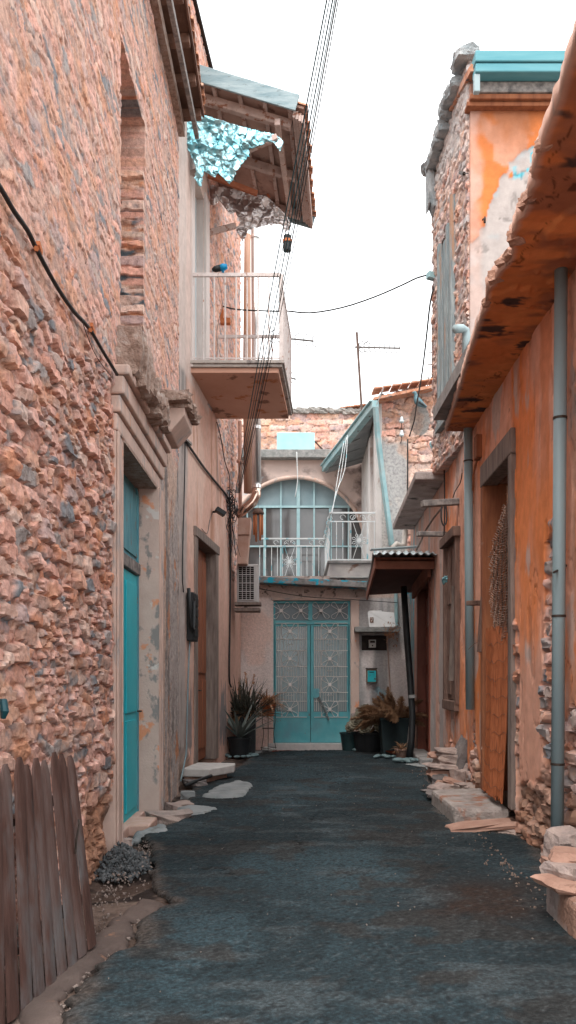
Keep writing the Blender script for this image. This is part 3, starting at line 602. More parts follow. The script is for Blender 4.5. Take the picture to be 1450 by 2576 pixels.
q = MB(); q.box((gu(776), gy - .02, gv(1561) + .002), (gu(786), gy + .05, GZ1 - .052)); q.build('transom_post', m_gate, gt)
def flower(mb, cx, cz, r, y, tr=.0055, sp=False):
    for sx in (-1, 1):
        for sz in (-1, 1): mb.tube([(cx + sx * r * px, y, cz + sz * r * pz) for px, pz in ((.05, .05), (.34, .58), (.50, .86), (.62, .97), (.82, .97), (.97, .82), (.97, .62), (.86, .50), (.58, .34), (.05, .05))], tr, 5)
    if sp:
        for a in range(4):
            a *= math.pi / 2; mb.tube([(cx + r * .35 * math.cos(a), y, cz + r * .35 * math.sin(a)), (cx + r * .95 * math.cos(a), y, cz + r * .95 * math.sin(a))], tr, 5)
    mb.tube([(cx, y - .018, cz), (cx, y + .01, cz)], .032, 10)
for side in (0, 1):
    u0, u1 = ((692, 775), (788, 878))[side]
    lf = MB(); x0, x1 = gu(u0), gu(u1); z0, z1 = GZ0 + .005, gv(1572)
    a0 = x0 if side == 0 else gu(782); a1 = gu(781) if side == 0 else x1
    lf.box((GX0 + .037 if side == 0 else a0, gy + .005, z0), (a1 if side == 0 else GX1 - .037, gy + .045, gv(1791)))
    lf.box((x0 - .012, gy, gv(1791) + .001), (x0 + .03, gy + .05, z1)) if side == 0 else lf.box((a0 + .001, gy - .008, gv(1791) + .001), (a0 + .055, gy + .05, z1))
    lf.box((a1 - .055, gy - .008, gv(1791) + .001), (a1 - .001, gy + .05, z1)) if side == 0 else lf.box((x1 - .03, gy, gv(1791) + .001), (x1 + .012, gy + .05, z1))
    lf.box((x0 + .031, gy, z1 - .03), (x1 - .031, gy + .05, z1)) if side == 0 else lf.box((a0 + .056, gy, z1 - .03), (x1 - .031, gy + .05, z1))
    leaf = lf.build('gate_leaf', m_gate, gt, bevel=.003)
    g = MB(); g.box((x0, gy + .052, gv(1791)), (x1, gy + .058, z1)); g.build('pane', m_glass, leaf)
    g = MB(); cxs = gu(730 if side == 0 else 830)
    for k, cv in enumerate((1589, 1655, 1720, 1785)):
        cv = (1590, 1656, 1721, 1787)[k]; cz = gv(cv - 0) if False else gv((1588, 1657, 1722, 1784)[k]); r = .148
        flower(g, cxs, cz, r, gy - .012)
        for dx in (-r - .008, r + .008): g.tube([(cxs + dx, gy - .008, cz - r), (cxs + dx, gy - .008, cz + r)], .005, 4)
        for dz in (-r, r): g.tube([(x0 + .02, gy - .008, cz + dz), (x1 - .02, gy - .008, cz + dz)], .006, 4)
        if k < 3:
            zb_ = gv((1588, 1657, 1722, 1784)[k + 1]) + r
            for j in range(6):
                xx = cxs - .12 + j * .048; g.tube([(xx, gy - .008, zb_), (xx, gy - .008, cz - r)], .004, 4)
            g.tube([(cxs - .05, gy - .014, zb_ + .10), (cxs - .03, gy - .014, zb_ + .125), (cxs, gy - .014, zb_ + .10), (cxs + .03, gy - .014, zb_ + .125), (cxs + .05, gy - .014, zb_ + .10)], .006, 4)
    bx = [x0 + .03 + i * .034 for i in range(5)] + [cxs + .19 + i * .036 for i in range(8)]
    for xx in bx:
        if xx < x1 - .02 and abs(xx - cxs) > .16: g.tube([(xx, gy - .006, gv(1789)), (xx, gy - .006, z1 - .02)], .0045, 4)
    g.build('flower_grille', m_grille, leaf)
g = MB()
for u_ in (708, 757, 808, 855): flower(g, gu(u_), gv(1536), .155, gy - .01, .005)
g.build('transom_grille', m_grille, gt)
g = MB(); g.box((gu(690), gy + .05, gv(1561)), (gu(880), gy + .055, GZ1 - .04)); g.build('transom_pane', mat('grey_frosted_glass', [(.12, .16, .18), (.18, .22, .24)], 4, rough=.3, bump=.2), gt)
g = MB(); g.box((gu(789), gy - .02, gv(1755)), (gu(803), gy - .006, gv(1732))); g.tube([(gu(795), gy - .03, gv(1742)), (gu(795), gy - .008, gv(1742))], .014, 10); g.build('lock_plate', m_gate, gt, bevel=.004)
g = MB(); g.tube([P(802, 1753, 15.42), P(818, 1786, 15.42), P(829, 1812, 15.42)], [.026, .018, .014], 6); g.tube([P(790, 1757, 15.43), P(808, 1756, 15.43)], .01, 5); g.build('chain', mat('grey_chain', [(.12, .15, .16), (.28, .30, .30)], 30, rough=.6, metal=.4, bump=.6), gt)
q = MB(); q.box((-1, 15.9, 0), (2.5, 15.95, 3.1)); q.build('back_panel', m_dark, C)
# meter niche, mail box, number plate
q = MB(); q.box((NX[0] - .02, YF + .18, NX[2] - .02), (NX[1] + .02, YF + .2, NX[3] + .02)); q.build('niche_back', mat('niche_dark', [(.03, .022, .02), (.06, .045, .04)], 9, bump=.2), C)
mt_ = thing('electric_meter', 'small white electric meter inside the dark wall niche right of the gate', 'meter', (1.57, 15.5, NX[2]))
q = MB(); q.box((1.50, YF + .06, 1.88), (1.63, YF + .18, 2.03)); q.build('case', mat('meter_white', [(.55, .53, .50)], 3, rough=.4, bump=0), mt_, bevel=.008)
q = MB(); q.box((1.52, YF + .052, 1.97), (1.61, YF + .06, 2.01)); q.tube([(1.565, YF + .052, 1.92), (1.565, YF + .06, 1.92)], .014, 10); q.build('dial', m_iron, mt_)
q = MB(); q.box((1.38, YF + .10, 1.86), (1.46, YF + .18, 2.0)); q.build('fuse_box', m_iron, mt_, bevel=.005)
mb_ = thing('mailbox', 'small chipped turquoise letter box on the wall right of the gate', 'mailbox', (1.52, 15.38, 1.23))
X0, X1, Z0, Z1 = fx(922, 15.35), fx(947, 15.35), fz(1718, 15.35), fz(1683, 15.35)
q = MB(); q.box((X0, YF - .12, Z0), (X1, YF + .02, Z1)); q.build('case', mat('rusted_frame', [(.14, .10, .08), (.25, .18, .13)], 20, bump=.5), mb_, bevel=.006)
q = MB(); q.box((X0 - .012, YF - .14, Z1 + .001), (X1 + .012, YF + .02, Z1 + .018)); q.build('lid', m_iron, mb_, bevel=.004)
q = MB(); q.box((X0 + .018, YF - .128, Z0 + .02), (X1 - .012, YF - .121, Z1 - .03)); q.build('front_plate', mat('chipped_turquoise', [(.02, .42, .48)], 3, rough=.5, patch=[((.10, .06, .05), 18, (1, 1, 1), .60, .63)]), mb_)
q = MB(); q.box((X0 + .05, YF - .132, Z1 - .065), (X1 - .05, YF - .1285, Z1 - .052)); q.build('letter_slot', m_dark, mb_)
sg = thing('number_plate', 'white metal plate with brown number 7 tile leaning on the concrete shelf', 'sign', (1.7, 15.3, 2.16))
pp = [P(925, 1540, 15.2), P(930, 1536, 15.2), P(960, 1535, 15.2), P(961, 1538, 15.2), P(992, 1541, 15.2), P(996, 1578, 15.14), P(930, 1578, 15.14)]
q = MB(); q.prism(pp, (0, .012, 0)); q.build('plate', mat('white_sheet_metal', [(.52, .53, .54), (.62, .62, .62)], 5, rough=.5, bump=.2, bs=8), sg)
q = MB(); q.prism([P(931, 1553, 15.165), P(940, 1553, 15.165), P(940, 1566, 15.155), P(931, 1566, 15.155)], (0, -.006, 0)); tile = q.build('number_tile', mat('brown_tile', [(.20, .12, .10)], 3, rough=.4, bump=0), sg)
q = MB(); q.tube([P(933, 1555.5, 15.14), P(938, 1555.5, 15.14), P(935, 1563.5, 15.14)], .0065, 5); q.build('figure_seven', mat('white_figure', [(.7, .66, .6)], 3, bump=0), tile)
for o_ in (q,): pass
# roof terrace floor, low roof
q = MB(); q.box((-1.25, 15.55, 3.0), (1.72, 19.4, 3.12)); q.build('terrace_floor', m_ledge2, C)
# balcony slab on the right
q = MB(); q.prism([(.76, 15.3, 3.16), (1.72, 15.3, 3.16), (1.72, 18.2, 3.16), (.80, 18.2, 3.16)], (0, 0, .26)); q.build('balcony_slab', mat('stained_slab', [(.30, .28, .28), (.50, .46, .43)], 3, bump=.6, patch=[((.20, .12, .09), 4, (1, 1, 2), .58, .68)]), C)
q = MB(); q.prism([(.72, 15.26, 3.421), (1.72, 15.26, 3.421), (1.72, 18.2, 3.421), (.74, 18.2, 3.421)], (0, 0, .045)); q.build('slab_edge', m_conc, C, bevel=.006)
m_wr = mat('white_iron', [(.55, .60, .62), (.68, .70, .70)], 12, rough=.5, bump=0, patch=[((.18, .45, .52), 5, (1, 1, 1), .56, .6)])
def irailing(a, b, z0, z1, n, nm, par, deco=None):
    a = Vector((*a, 0)); b = Vector((*b, 0)); q = MB()
    q.beam((a.x, a.y, z1), (b.x, b.y, z1), .03, .03); q.beam((a.x, a.y, z1 - .16), (b.x, b.y, z1 - .16), .02, .022); q.beam((a.x, a.y, z0), (b.x, b.y, z0), .02, .022)
    L = (b - a).length
    for k in range(n + 1):
        t = k / n
        if deco and abs(t - deco) < .13 and abs(t - deco) > .01 : continue
        p = a.lerp(b, t)
        if deco and abs(t - deco) <= .01: continue
        q.tube([(p.x, p.y, z0), (p.x, p.y, z1 - .16)], .008, 5)
    if deco:
        p = a.lerp(b, deco); dx = .15; zc = (z0 + z1 - .16) / 2
        for s_ in (-1, 1): q.tube([(p.x + s_ * dx, p.y, z0), (p.x + s_ * dx, p.y, z1 - .16)], .009, 5)
        for k in range(8):
            an = k * math.pi / 4 + math.pi / 8; r = .14
            q.tube([(p.x, p.y, zc), (p.x + r * .8 * math.cos(an - .2), p.y, zc + r * .8 * math.sin(an - .2)), (p.x + r * math.cos(an), p.y, zc + r * math.sin(an)), (p.x + r * .8 * math.cos(an + .2), p.y, zc + r * .8 * math.sin(an + .2)), (p.x, p.y, zc)], .006, 4)
        for s_ in (-1, 1):
            for e_ in (-1, 1): q.tube([(p.x, p.y, zc), (p.x + s_ * .12, p.y, zc + e_ * .36)], .005, 4)
            q.tube([(p.x + s_ * (.02 + .05 * (1 - math.cos(t * .7))), p.y, z1 - .08 + .045 * math.sin(t * .9)) for t in range(8)], .006, 4)
        q.tube([(p.x, p.y - .01, zc), (p.x, p.y + .01, zc)], .04, 10)
    for t in (.25, .45, .8, .95):
        p = a.lerp(b, t); q.tube([(p.x + .05 * math.cos(k * .8), p.y, z1 - .08 + .045 * math.sin(k * .8)) for k in range(7)], .005, 4)
    return q.build(nm, m_wr, par)
zr0, zr1 = 3.49, 4.35
irailing((fx(654, 18.2), 18.2), (.80, 18.2), zr0, zr1, 11, 'balcony_railing', C, .46)
irailing((.775, 15.32), (1.70, 15.32), zr0, zr1, 8, 'balcony_railing', C, .57)
irailing((.80, 18.2), (.775, 15.32), zr0, zr1, 13, 'side_railing', C)
# back balcony floor
q = MB(); q.box((-1.6, 18.15, 3.36), (1.72, 19.3, 3.46)); q.build('back_balcony_floor', m_ledge2, C)
# arch wall
YW = 19.3; AR = 1.60; AX, AZ = .184, 4.34
q = MB(); n = 40; za = lambda x: AZ + math.sqrt(max(0, AR ** 2 - (x - AX) ** 2))
xs = [AX - AR + 2 * AR * k / n for k in range(n + 1)]
for a, b in zip(xs[:-1], xs[1:]): q.add([(a, YW, za(a)), (b, YW, za(b)), (b, YW, 6.4), (a, YW, 6.4)], [(0, 1, 2, 3)])
q.add([(-3, YW, 3.1), (AX - AR, YW, 3.1), (AX - AR, YW, 6.4), (-3, YW, 6.4)], [(0, 1, 2, 3)])
m_archw = mat('arch_wall_plaster', [(.54, .43, .39), (.68, .55, .50)], 2, bump=.5, bs=40, patch=[((.16, .12, .11), 1.1, (1, 1, 1.3), .56, .66), ((.30, .44, .50), 1.6, (1, 1, 1), .64, .7)])
q.build('arch_wall', m_archw, C, solid=.02)
q = MB(); q.tube([(AX + AR * math.cos(math.pi * k / 36), YW - .03, AZ + AR * math.sin(math.pi * k / 36)) for k in range(37)], .05, 6); q.build('arch_moulding', m_trim, C, smooth=True)
q = MB(); q.box((-1.7, YW - .25, fz(1158, YW)), (fx(832, YW), YW + .6, fz(1137, YW))); q.build('roof_ledge', m_ledge2, C, bevel=.015)
q = MB(); q.box((-3, YW + .05, 6.3), (1.7, 21, 6.4)); q.build('flat_roof', m_ledge2, C)
aw = thing('arched_window', 'wide arched window with turquoise bars behind the white iron railing', 'window', (AX, 19.42, 3.3))
m_bar = mat('window_bar_paint', [(.26, .42, .46), (.36, .52, .55)], 8, rough=.5, bump=0)
q = MB(); yb = YW + .08
hb = lambda x: AZ + math.sqrt(max(0, AR ** 2 - (x - AX) ** 2))
for u_, w_ in ((622, .03), (666, .06), (707, .035), (751, .075), (791, .035), (832, .06), (878, .035)):
    x_ = fx(u_, YW); q.box((x_ - w_ / 2, yb, 3.4), (x_ + w_ / 2, yb + .05, hb(x_) if u_ in (707, 751, 791) else min(hb(x_), fz(1273, YW))))
for v_, t_ in ((1273, .05), (1373, .035)): z_ = fz(v_, YW); q.box((AX - AR * (.97 if v_ > 1300 else .9), yb - .01, z_ - t_ / 2), (AX + AR * (.97 if v_ > 1300 else .9), yb + .04, z_ + t_ / 2))
q.build('frame', m_bar, aw)
m_pane = mat('window_glass', [(.055, .055, .058), (.10, .095, .095)], 1.2, rough=.06, bump=0, spec=.8)
zsp = fz(1273, YW); hx = math.sqrt(AR ** 2 - (zsp - AZ) ** 2); a0_ = math.acos(hx / AR)
q = MB(); q.prism([(AX - AR, YW + .14, 3.3), (AX + AR, YW + .14, 3.3)] + [(AX + AR * math.cos(a0_ * k / 10), YW + .14, AZ + AR * math.sin(a0_ * k / 10)) for k in range(11)] + [(AX - AR * math.cos(a0_ * k / 10), YW + .14, AZ + AR * math.sin(a0_ * k / 10)) for k in range(10, -1, -1)], (0, .01, 0)); q.build('pane', m_pane, aw)
q = MB(); q.prism([(AX + AR * math.cos(a0_ + (math.pi - 2 * a0_) * k / 24), YW + .13, AZ + AR * math.sin(a0_ + (math.pi - 2 * a0_) * k / 24)) for k in range(25)], (0, .01, 0)); q.build('fanlight_pane', mat('frosted_blue_glass', [(.16, .24, .27), (.25, .33, .36)], 2, rough=.4, bump=.3), aw)
q = MB(); q.tube([(AX + (AR - .07) * math.cos(math.pi * k / 30), yb + .02, AZ + (AR - .07) * math.sin(math.pi * k / 30)) for k in range(31)], .028, 5); 
# stone wing
def fnW(s, z):
    h, c = stonefn(s, z, .34, .12, 301, .03, gap=.12, warp=.03, cols=[CREAM, PINK, CREAM, (.66, .47, .40), LILAC, PINK, (.60, .38, .29)], mort=np.array((.25, .16, .13)), jit=.8, fill=.05, p=6)
    pz = z + (fbm(s * 4, z * 4, 4, 305) - .5) * .3
    g1 = ss(.52, .46, s) * ss(5.72, 5.62, pz); g2 = ss(.16, .2, np.abs(s - .62) * 1.2 + (fbm(s * 8, z * 8, 3, 306) - .5) * .1) * 0
    hp, cp = plasterfn(s, z, (.42, .42, .42), 311, [((.52, .50, .48), 3, 2, .45, .6, 0), ((.55, .42, .36), 2, 2, .6, .7, 0)], .006)
    bl = np.exp(-(((s - .72) / .22) ** 2 + ((z - 6.05) / .34) ** 2)) > .5; g = np.maximum(g1, bl * 1.)
    top = ss(6.44, 6.5, pz - .0 * s); hp = hp + .02; h = h * (1 - g) + hp * g; c = lerp(c, cp * np.where(bl[..., None], .55, 1.), g)
    c = lerp(c, np.array((.52, .46, .44)), top * .8)
    return h, c
tpz = lambda s: 6.52 + .16 * s
wall('wing_wall', (1.70, 15.34), (4.2, 15.34), 3.2, 7.0, .02, [], fnW, m_stone, C, 1, .3, keep=lambda s, z: z < tpz(s) + (fbm(s * 6, z * 0, 3, 9) - .5) * .08)
q = MB(); q.box((1.70, 15.36, 3.2), (1.80, 19.4, 6.45)); q.build('wing_side_wall', mat('white_plaster', [(.50, .48, .47), (.64, .61, .59)], 3, bump=.5, patch=[((.40, .33, .30), 4, (1, 1, .5), .6, .68)]), C)
q = MB(); q.box((1.60, 15.30, 3.5), (1.72, 15.62, 6.35)); q.box((1.62, 16.5, 3.5), (1.70, 16.9, 6.1)); q.build('pilaster', bpy.data.materials['white_plaster'], C, bevel=.01)
m_pipe = mat('turquoise_sheet_metal', [(.20, .36, .39), (.32, .46, .48)], 5, rough=.55, bump=.2, patch=[((.35, .42, .43), 4, (1, 1, 1), .55, .7)])
a = P(945, 1018, 15.0); b = P(817, 1180, 19.2)
q = MB(); q.beam(a, b, .13, .13); q.beam(a + Vector((-.03, 0, .07)), b + Vector((-.03, 0, .07)), .16, .03); q.build('gutter', m_pipe, C, bevel=.01)
q = MB(); q.prism([a + Vector((.02, 0, -.02)), b + Vector((.02, 0, -.10)), (1.72, 19.2, 6.26), (1.72, 15.0, 6.52)], (0, 0, .04)); q.build('soffit', mat('soffit_metal', [(.20, .22, .23), (.32, .33, .33)], 3, bump=.3), C)
for k in range(5):
    q = MB(); t = (k + .5) / 5; q.beam(a.lerp(b, t) + Vector((0, 0, -.08)), Vector((1.72, 15.0 + 4.2 * t, 6.48 - .24 * t)), .03, .03)
    q.build('soffit_rib', bpy.data.materials['soffit_metal'], C)
q = MB(); q.prism([a + Vector((-.02, 0, .09)), b + Vector((-.02, 0, .09)), (4.2, 19.2, 6.90), (4.2, 15.2, 6.93)], (0, 0, .05)); q.build('wing_roof', m_tile, C)
q = MB(); rr = random.Random(8)
for k in range(15): X_ = 1.55 + k * .17; q.prism([(X_, 15.05, 6.56 + .16 * (X_ - 1.7)), (X_ + .15, 15.05, 6.58 + .16 * (X_ - 1.7)), (X_ + .15, 15.05, 6.60 + .16 * (X_ - 1.7)), (X_, 15.05, 6.59 + .16 * (X_ - 1.7))], (0, .5, .05 + rr.uniform(-.01, .02)))
q.build('ridge_tiles', m_tile, C)
q = MB(); q.tube([P(945, 1022, 14.95), P(950, 1090, 15.1), P(962, 1190, 15.2), P(975, 1290, 15.2), P(986, 1372, 15.2)], .055, 4); q.tube([P(996, 1470, 15.25), P(998, 1590, 15.25)], .035, 8); q.build('downpipe', m_pipe, C, bevel=.004)
# far stone wall and panel
Dk = thing('parapet_wall', 'coursed pink stone wall with crumbling top rising behind the arched window house', 'wall', (0, 21, 6.4))
def fnD(s, z): return stonefn(s, z, .42, .15, 401, .035, gap=.12, warp=.03, cols=[CREAM, PINK, (.66, .44, .34), (.60, .36, .26), PINK, LILAC, CREAM], mort=np.array((.25, .16, .12)), jit=.7, fill=.05, p=6)
wall('wall', (-2, 21), (3.2, 21), 6.4, 8.2, .03, [], fnD, m_stone, Dk, 1, .4, keep=lambda s, z: z < 8.0 + (fbm(s * 3, z * 0, 4, 3) - .5) * .10)
q = MB(); rr = random.Random(4)
for k in range(34): q.rock((-2 + k * .145, 21.1, 8.0 + rr.uniform(-.01, .03)), (.17, .3, .10 + rr.random() * .04), k)
q.build('coping', mat('lichen_coping', [(.14, .14, .13), (.34, .31, .29)], 15, bump=1), Dk)
q = MB()
for k in range(7): q.beam((1.35 + k * .11, 20.95, 8.10 + .015 * k), (1.5 + k * .12, 21.2, 8.14 + .02 * math.sin(k * 2)), .10, .03)
q.build('broken_tiles', m_tile, Dk)
pn_ = thing('water_panel', 'pale turquoise rectangular metal tank standing on the flat roof ledge', 'tank', (0, 19.8, 6.53))
q = MB(); q.box((fx(697, 19.5), 19.5, fz(1138, 19.5)), (fx(792, 19.5), 19.9, fz(1088, 19.5))); q.build('tank', mat('pale_turquoise_metal', [(.28, .62, .66), (.36, .70, .73)], 3, rough=.5, bump=.05, patch=[((.55, .30, .22), 9, (1, 1, 1), .73, .75)]), pn_, bevel=.01)
q = MB(); q.beam(P(792, 1110, 19.6), P(820, 1139, 19.6), .03, .03); q.build('brace', m_iron, pn_)

# ================================================================= RIGHT HOUSES
XR = lambda Y: wx(WR, Y)
E1 = thing('orange_house', 'near orange house on the right with peeling plaster and a long concrete canopy', 'house', (2, 6.5, 0))
fr = math.hypot(1, WR[1])
DR = (7.30, 8.45, .24, 3.40)
OR1 = (.78, .26, .10); PK = (.72, .38, .275); GRY = (.50, .45, .43)
def orange(s, z, Y, seed):
    st = fbm(s * 1.9, z * .9, 5, seed); st2 = fbm(s * 2.6, z * 1.3, 5, seed + 5); st3 = fbm(s * 1.2, z * .5, 3, seed + 8)
    c = np.ones(s.shape + (3,)) * np.array(PK); c = lerp(c, np.array(OR1), ss(.45, .66, st * .6 + st3 * .4)); c = lerp(c, np.array(GRY), ss(.58, .68, st2) * .7); c = lerp(c, np.array((.62, .20, .07)), ss(.56, .68, fbm(s * 2.4, z * .8, 4, seed + 12)) * .6)
    fl = ss(.60, .63, fbm(s * 6, z * 1.8, 5, seed + 20)); h = (fbm(s * 5, z * 2, 4, seed + 30) - .5) * .02 - .010 * fl; c = c * (1 - .2 * fl)[..., None]
    cr = np.abs(fbm(s * 5, z * 1.6, 4, seed + 40) - .5); k = ss(.010, .004, cr) * ss(.5, .55, fbm(s * 2, z * 2, 3, seed + 41)); c = c * (1 - .5 * k)[..., None]; h = h - .010 * k
    return h, c * (.9 + .2 * fbm(s * 14, z * 10, 3, seed + 50))[..., None]
def fnE(s, z):
    Y = 2.9 + s / fr; h, c = orange(s, z, Y, 501)
    hs_, cs = stonefn(s, z, .22, .11, 521, .075, gap=.15, warp=.022)
    n = (fbm(s * 2.4, z * 1.5, 4, 522) - .5)
    rub = np.maximum(ss(-.03, .03, .55 + n * 1.5 - z + .7 * ss(7.4, 5.8, Y)), ss(-.02, .02, (2.3 + n * 2.2 - z)) * ss(.10, .05, np.abs(Y - 6.05 - n * .35) - .12))
    rub = np.maximum(rub, ss(-.02, .02, 1.9 + n * 3 - z) * ss(.09, .05, np.abs(Y - 7.12)))
    rub = np.maximum(rub, ss(-.02, .02, 2.6 + n * 2.0 - z) * ss(5.25, 5.15, Y))
    hr = hs_ - .07; low = ss(.65, .3, z + n); cs = lerp(cs, np.array((.32, .18, .12)), .7 * low)
    h = h * (1 - rub) + hr * rub; c = lerp(c, cs * .9, rub)
    return h, c
wall('wall', (XR(2.9), 2.9), (XR(9.25), 9.25), -.1, 4.3, .0145, [((DR[0] - 2.9) * fr, (DR[1] - 2.9) * fr, -.3, DR[3])], fnE, m_plast, E1, -1, .4)
def rpt(Y, z, off=0): return Vector((XR(Y) - off, Y, z))     # off towards the lane
def rbox(mb, Y0, Y1, z0, z1, o0, o1):
    mb.prism([rpt(Y0, z0, o0), rpt(Y0, z0, o1), rpt(Y1, z0, o1), rpt(Y1, z0, o0)], (0, 0, z1 - z0)); return mb
ZC = 4.06
edge = [(1450, 100), (1400, 270), (1352, 395), (1325, 520), (1300, 560), (1283, 640), (1240, 700), (1195, 850), (1160, 960), (1122, 1085)]
m_chunk = mat('crumbled_orange_concrete', [(.34, .18, .12), (.52, .33, .26)], 12, bump=1, bs=40, dist=.02)
def slab():
    K = (ZC - EYE) * F; pe = [((u - CX) * K / (HZ - v) / F, K / (HZ - v)) for u, v in edge]; pe = [(1.0, 2.8)] + pe + [(1.75, 9.3)]
    ey = np.array([p[1] for p in pe]); ex = np.array([p[0] for p in pe])
    T_, Y = np.meshgrid(np.linspace(0, 1, 90) ** 1.0, np.arange(2.8, 9.24, .02), indexing='ij')
    brk = ss(4.3, 4.5, Y) * ss(6.4, 5.9, Y); E = np.interp(Y, ey, ex) + (fbm(Y * 2, Y * 0, 3, 600) - .5) * .015 + (fbm(Y * 7, Y * 0 + 3, 4, 620) - .5) * .11 * brk
    X = E + (2.3 - E) * T_
    n = fbm(X * 3, Y * 3, 4, 601); h = (n - .5) * .02 + (fbm(X * 14, Y * 14, 3, 602) - .5) * .008 - .02 * brk * ss(.5, .55, n)
    c = lerp(np.ones(X.shape + (3,)) * np.array((.64, .22, .08)), np.array((.36, .145, .08)), ss(.42, .6, fbm(X * 2, Y * 4, 5, 603)))
    c = lerp(c, np.array((.72, .27, .10)), ss(.55, .65, fbm(X * 1.5, Y * 3, 4, 605))); c = lerp(c, np.array((.08, .05, .045)), ss(.63, .70, fbm(X * 2.5, Y * 6, 5, 604)))
    c = lerp(c, np.array((.56, .40, .34)), ss(.05, 0, T_) * .8)
    cr = np.abs(fbm(X * 2.4, Y * 2.4, 4, 607) - .5); k = ss(.012, .004, cr) * ss(.5, .55, fbm(X * 3, Y, 2, 608)); c = c * (1 - .6 * k)[..., None]
    o = grid_mesh('canopy_slab', np.stack([X, Y, ZC + h], -1), c, np.ones((T_.shape[0] - 1, T_.shape[1] - 1), bool), m_plast, E1, True)
    if o.data.polygons[0].normal.z > 0: o.data.flip_normals()
    md = o.modifiers.new('solid', 'SOLIDIFY'); md.thickness = .10; md.offset = -1
    rr = random.Random(66)
    for k in range(11):
        q = MB(); y_ = 4.35 + k * .17 + rr.uniform(-.08, .08); q.rock((float(np.interp(y_, ey, ex)) + rr.uniform(-.0, .05), y_, ZC + .04 + rr.uniform(-.03, .02)), (.035 + rr.random() * .035, .08, .035 + rr.random() * .03), k + 300, rr.random())
        q.build('loose_chunk', m_chunk, E1)
slab()
q = MB(); q.box((1.6, 2.8, ZC + .115), (5, 9.2, ZC + .25)); q.build('slab_screed', m_conc, E1)
q = MB(); q.box((XR(2.9) + .02, 2.75, -.1), (5, 2.9, 4.3)); q.build('end_wall', m_rub, E1)
# doorway
m_owood = mat('orange_brown_wood', [(.18, .06, .03), (.34, .13, .06)], 4, (3, 3, .5), bump=.4, bs=30, bsc=(3, 3, .4), patch=[((.36, .32, .30), 4, (1, 1, 1), .66, .72)])
q = rbox(MB(), DR[0] - .12, DR[1] + .10, 3.28, 3.50, -.12, .04); q.build('door_lintel', m_jamb if False else m_greyw, E1, bevel=.012)
q = rbox(MB(), DR[0] - .10, DR[0] + .02, .2, 3.28, -.12, .035); q.build('door_frame', m_greyw, E1, bevel=.01)
q = rbox(MB(), DR[1] - .02, DR[1] + .09, .2, 3.28, -.12, .035); q.build('door_frame', m_owood, E1, bevel=.01)
q = rbox(MB(), DR[1] - .03, DR[1] + .0, .2, 3.3, -.30, -.0); q.build('door_reveal', m_owood, E1)
q = rbox(MB(), DR[0], DR[1], .1, 3.3, -.26, -.22); q.build('door', mat('rust_orange_door', [(.20, .06, .025), (.28, .10, .045)], 3, (3, 3, .6), bump=.4), E1)
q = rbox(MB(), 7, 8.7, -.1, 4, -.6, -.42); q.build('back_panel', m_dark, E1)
q = MB()
for k in range(14): y = 7.36 + k * .075; q.tube([rpt(y, 2.5, -.20), rpt(y + .02, 3.26, -.20)], .009, 4)
for k in range(5): q.tube([rpt(7.34, 2.55 + k * .16, -.195), rpt(8.4, 2.55 + k * .16, -.195)], .006, 4)
q.build('fanlight_grille', mat('pale_orange_iron', [(.50, .28, .18), (.6, .36, .25)], 8), E1)
# pipes
m_grey = mat('grey_plastic_pipe', [(.185, .25, .27), (.22, .29, .31)], 1.5, rough=.45, bump=.05, bs=60, patch=[((.24, .19, .16), 3, (1, 1, .4), .66, .8)])
def pipe(u0, v0, u1, v1, Y, r, lab, clips, out=None):
    t = thing('drainpipe', lab, 'drainpipe', P(u1, v1, Y))
    q = MB(); q.tube([P(u0, v0, Y), P(u1, v1, Y)], r, 20); q.build('pipe', m_grey, t, smooth=True)
    q = MB(); z_ = P(u0, v0, Y).z
    for v in clips:
        tt = (v - v0) / (v1 - v0); p = P(u0 + (u1 - u0) * tt, v, Y); c_ = MB(); c_.tube([p + Vector((0, 0, -.008)), p + Vector((0, 0, .008))], r * 1.10, 20); c_.build('clamp', m_iron, t)
    return t
t = pipe(1412, 670, 1402, 2140, 5.55, .0425, 'long grey plastic drainpipe with clamps, nearest on the right wall', [1052, 1550, 1922])
q = MB(); e = P(1402, 2138, 5.55); q.tube([e, e + Vector((0, -.01, -.12)), e + Vector((-.02, -.06, -.19)), e + Vector((-.06, -.14, -.20))], .050, 16); q.build('elbow', m_grey, t, smooth=True)
q = MB(); q.tube([e + Vector((-.062, -.1405, -.2)), e + Vector((-.063, -.144, -.2))], .04, 16); q.build('outlet', m_dark, t)
pipe(1178, 1078, 1183, 1785, 9.0, .047, 'shorter grey drainpipe ending above the ground between doorway and shuttered window', [1160])

# R2
E2 = thing('ruined_house', 'tall orange and stone ruin with turquoise gutter behind the concrete canopy', 'house', (2.6, 10, 0))
WN = (10.06, 10.95, 1.03, 3.03)
def fnE2(s, z):
    Y = 9.25 + s / fr; h, c = orange(s, z, Y, 701); low = ss(.6, .3, z + (fbm(s * 5, z * 4, 3, 46) - .5) * .6); hs_, cs = stonefn(s, z, .16, .1, 721, .05, gap=.2)
    return h * (1 - low) + (hs_ - .04) * low, lerp(c, cs * .8, low)
wall('wall', (XR(9.25) , 9.25), (XR(11.25), 11.25), -.1, 4.3, .02, [((WN[0] - 9.25) * fr, (WN[1] - 9.25) * fr, WN[2], WN[3])], fnE2, m_plast, E2, -1, .35)
def fnE2s(s, z):
    h, c = stonefn(s, z, .20, .075, 741, .028, gap=.15, warp=.05, cols=[PINK, CREAM, LILAC, (.62, .52, .49), (.5,.46,.45), CREAM], mort=np.array((.44,.34,.3)))
    k = ss(7.4, 7.8, z + (fbm(s * 5, z * 5, 3, 9) - .5) * .8); c = lerp(c, np.array((.55, .54, .53)), k * .7)
    return h, c
SW = (.66, 1.40, 4.55, 6.9)
tops = lambda s: 8.35 - .10 * s
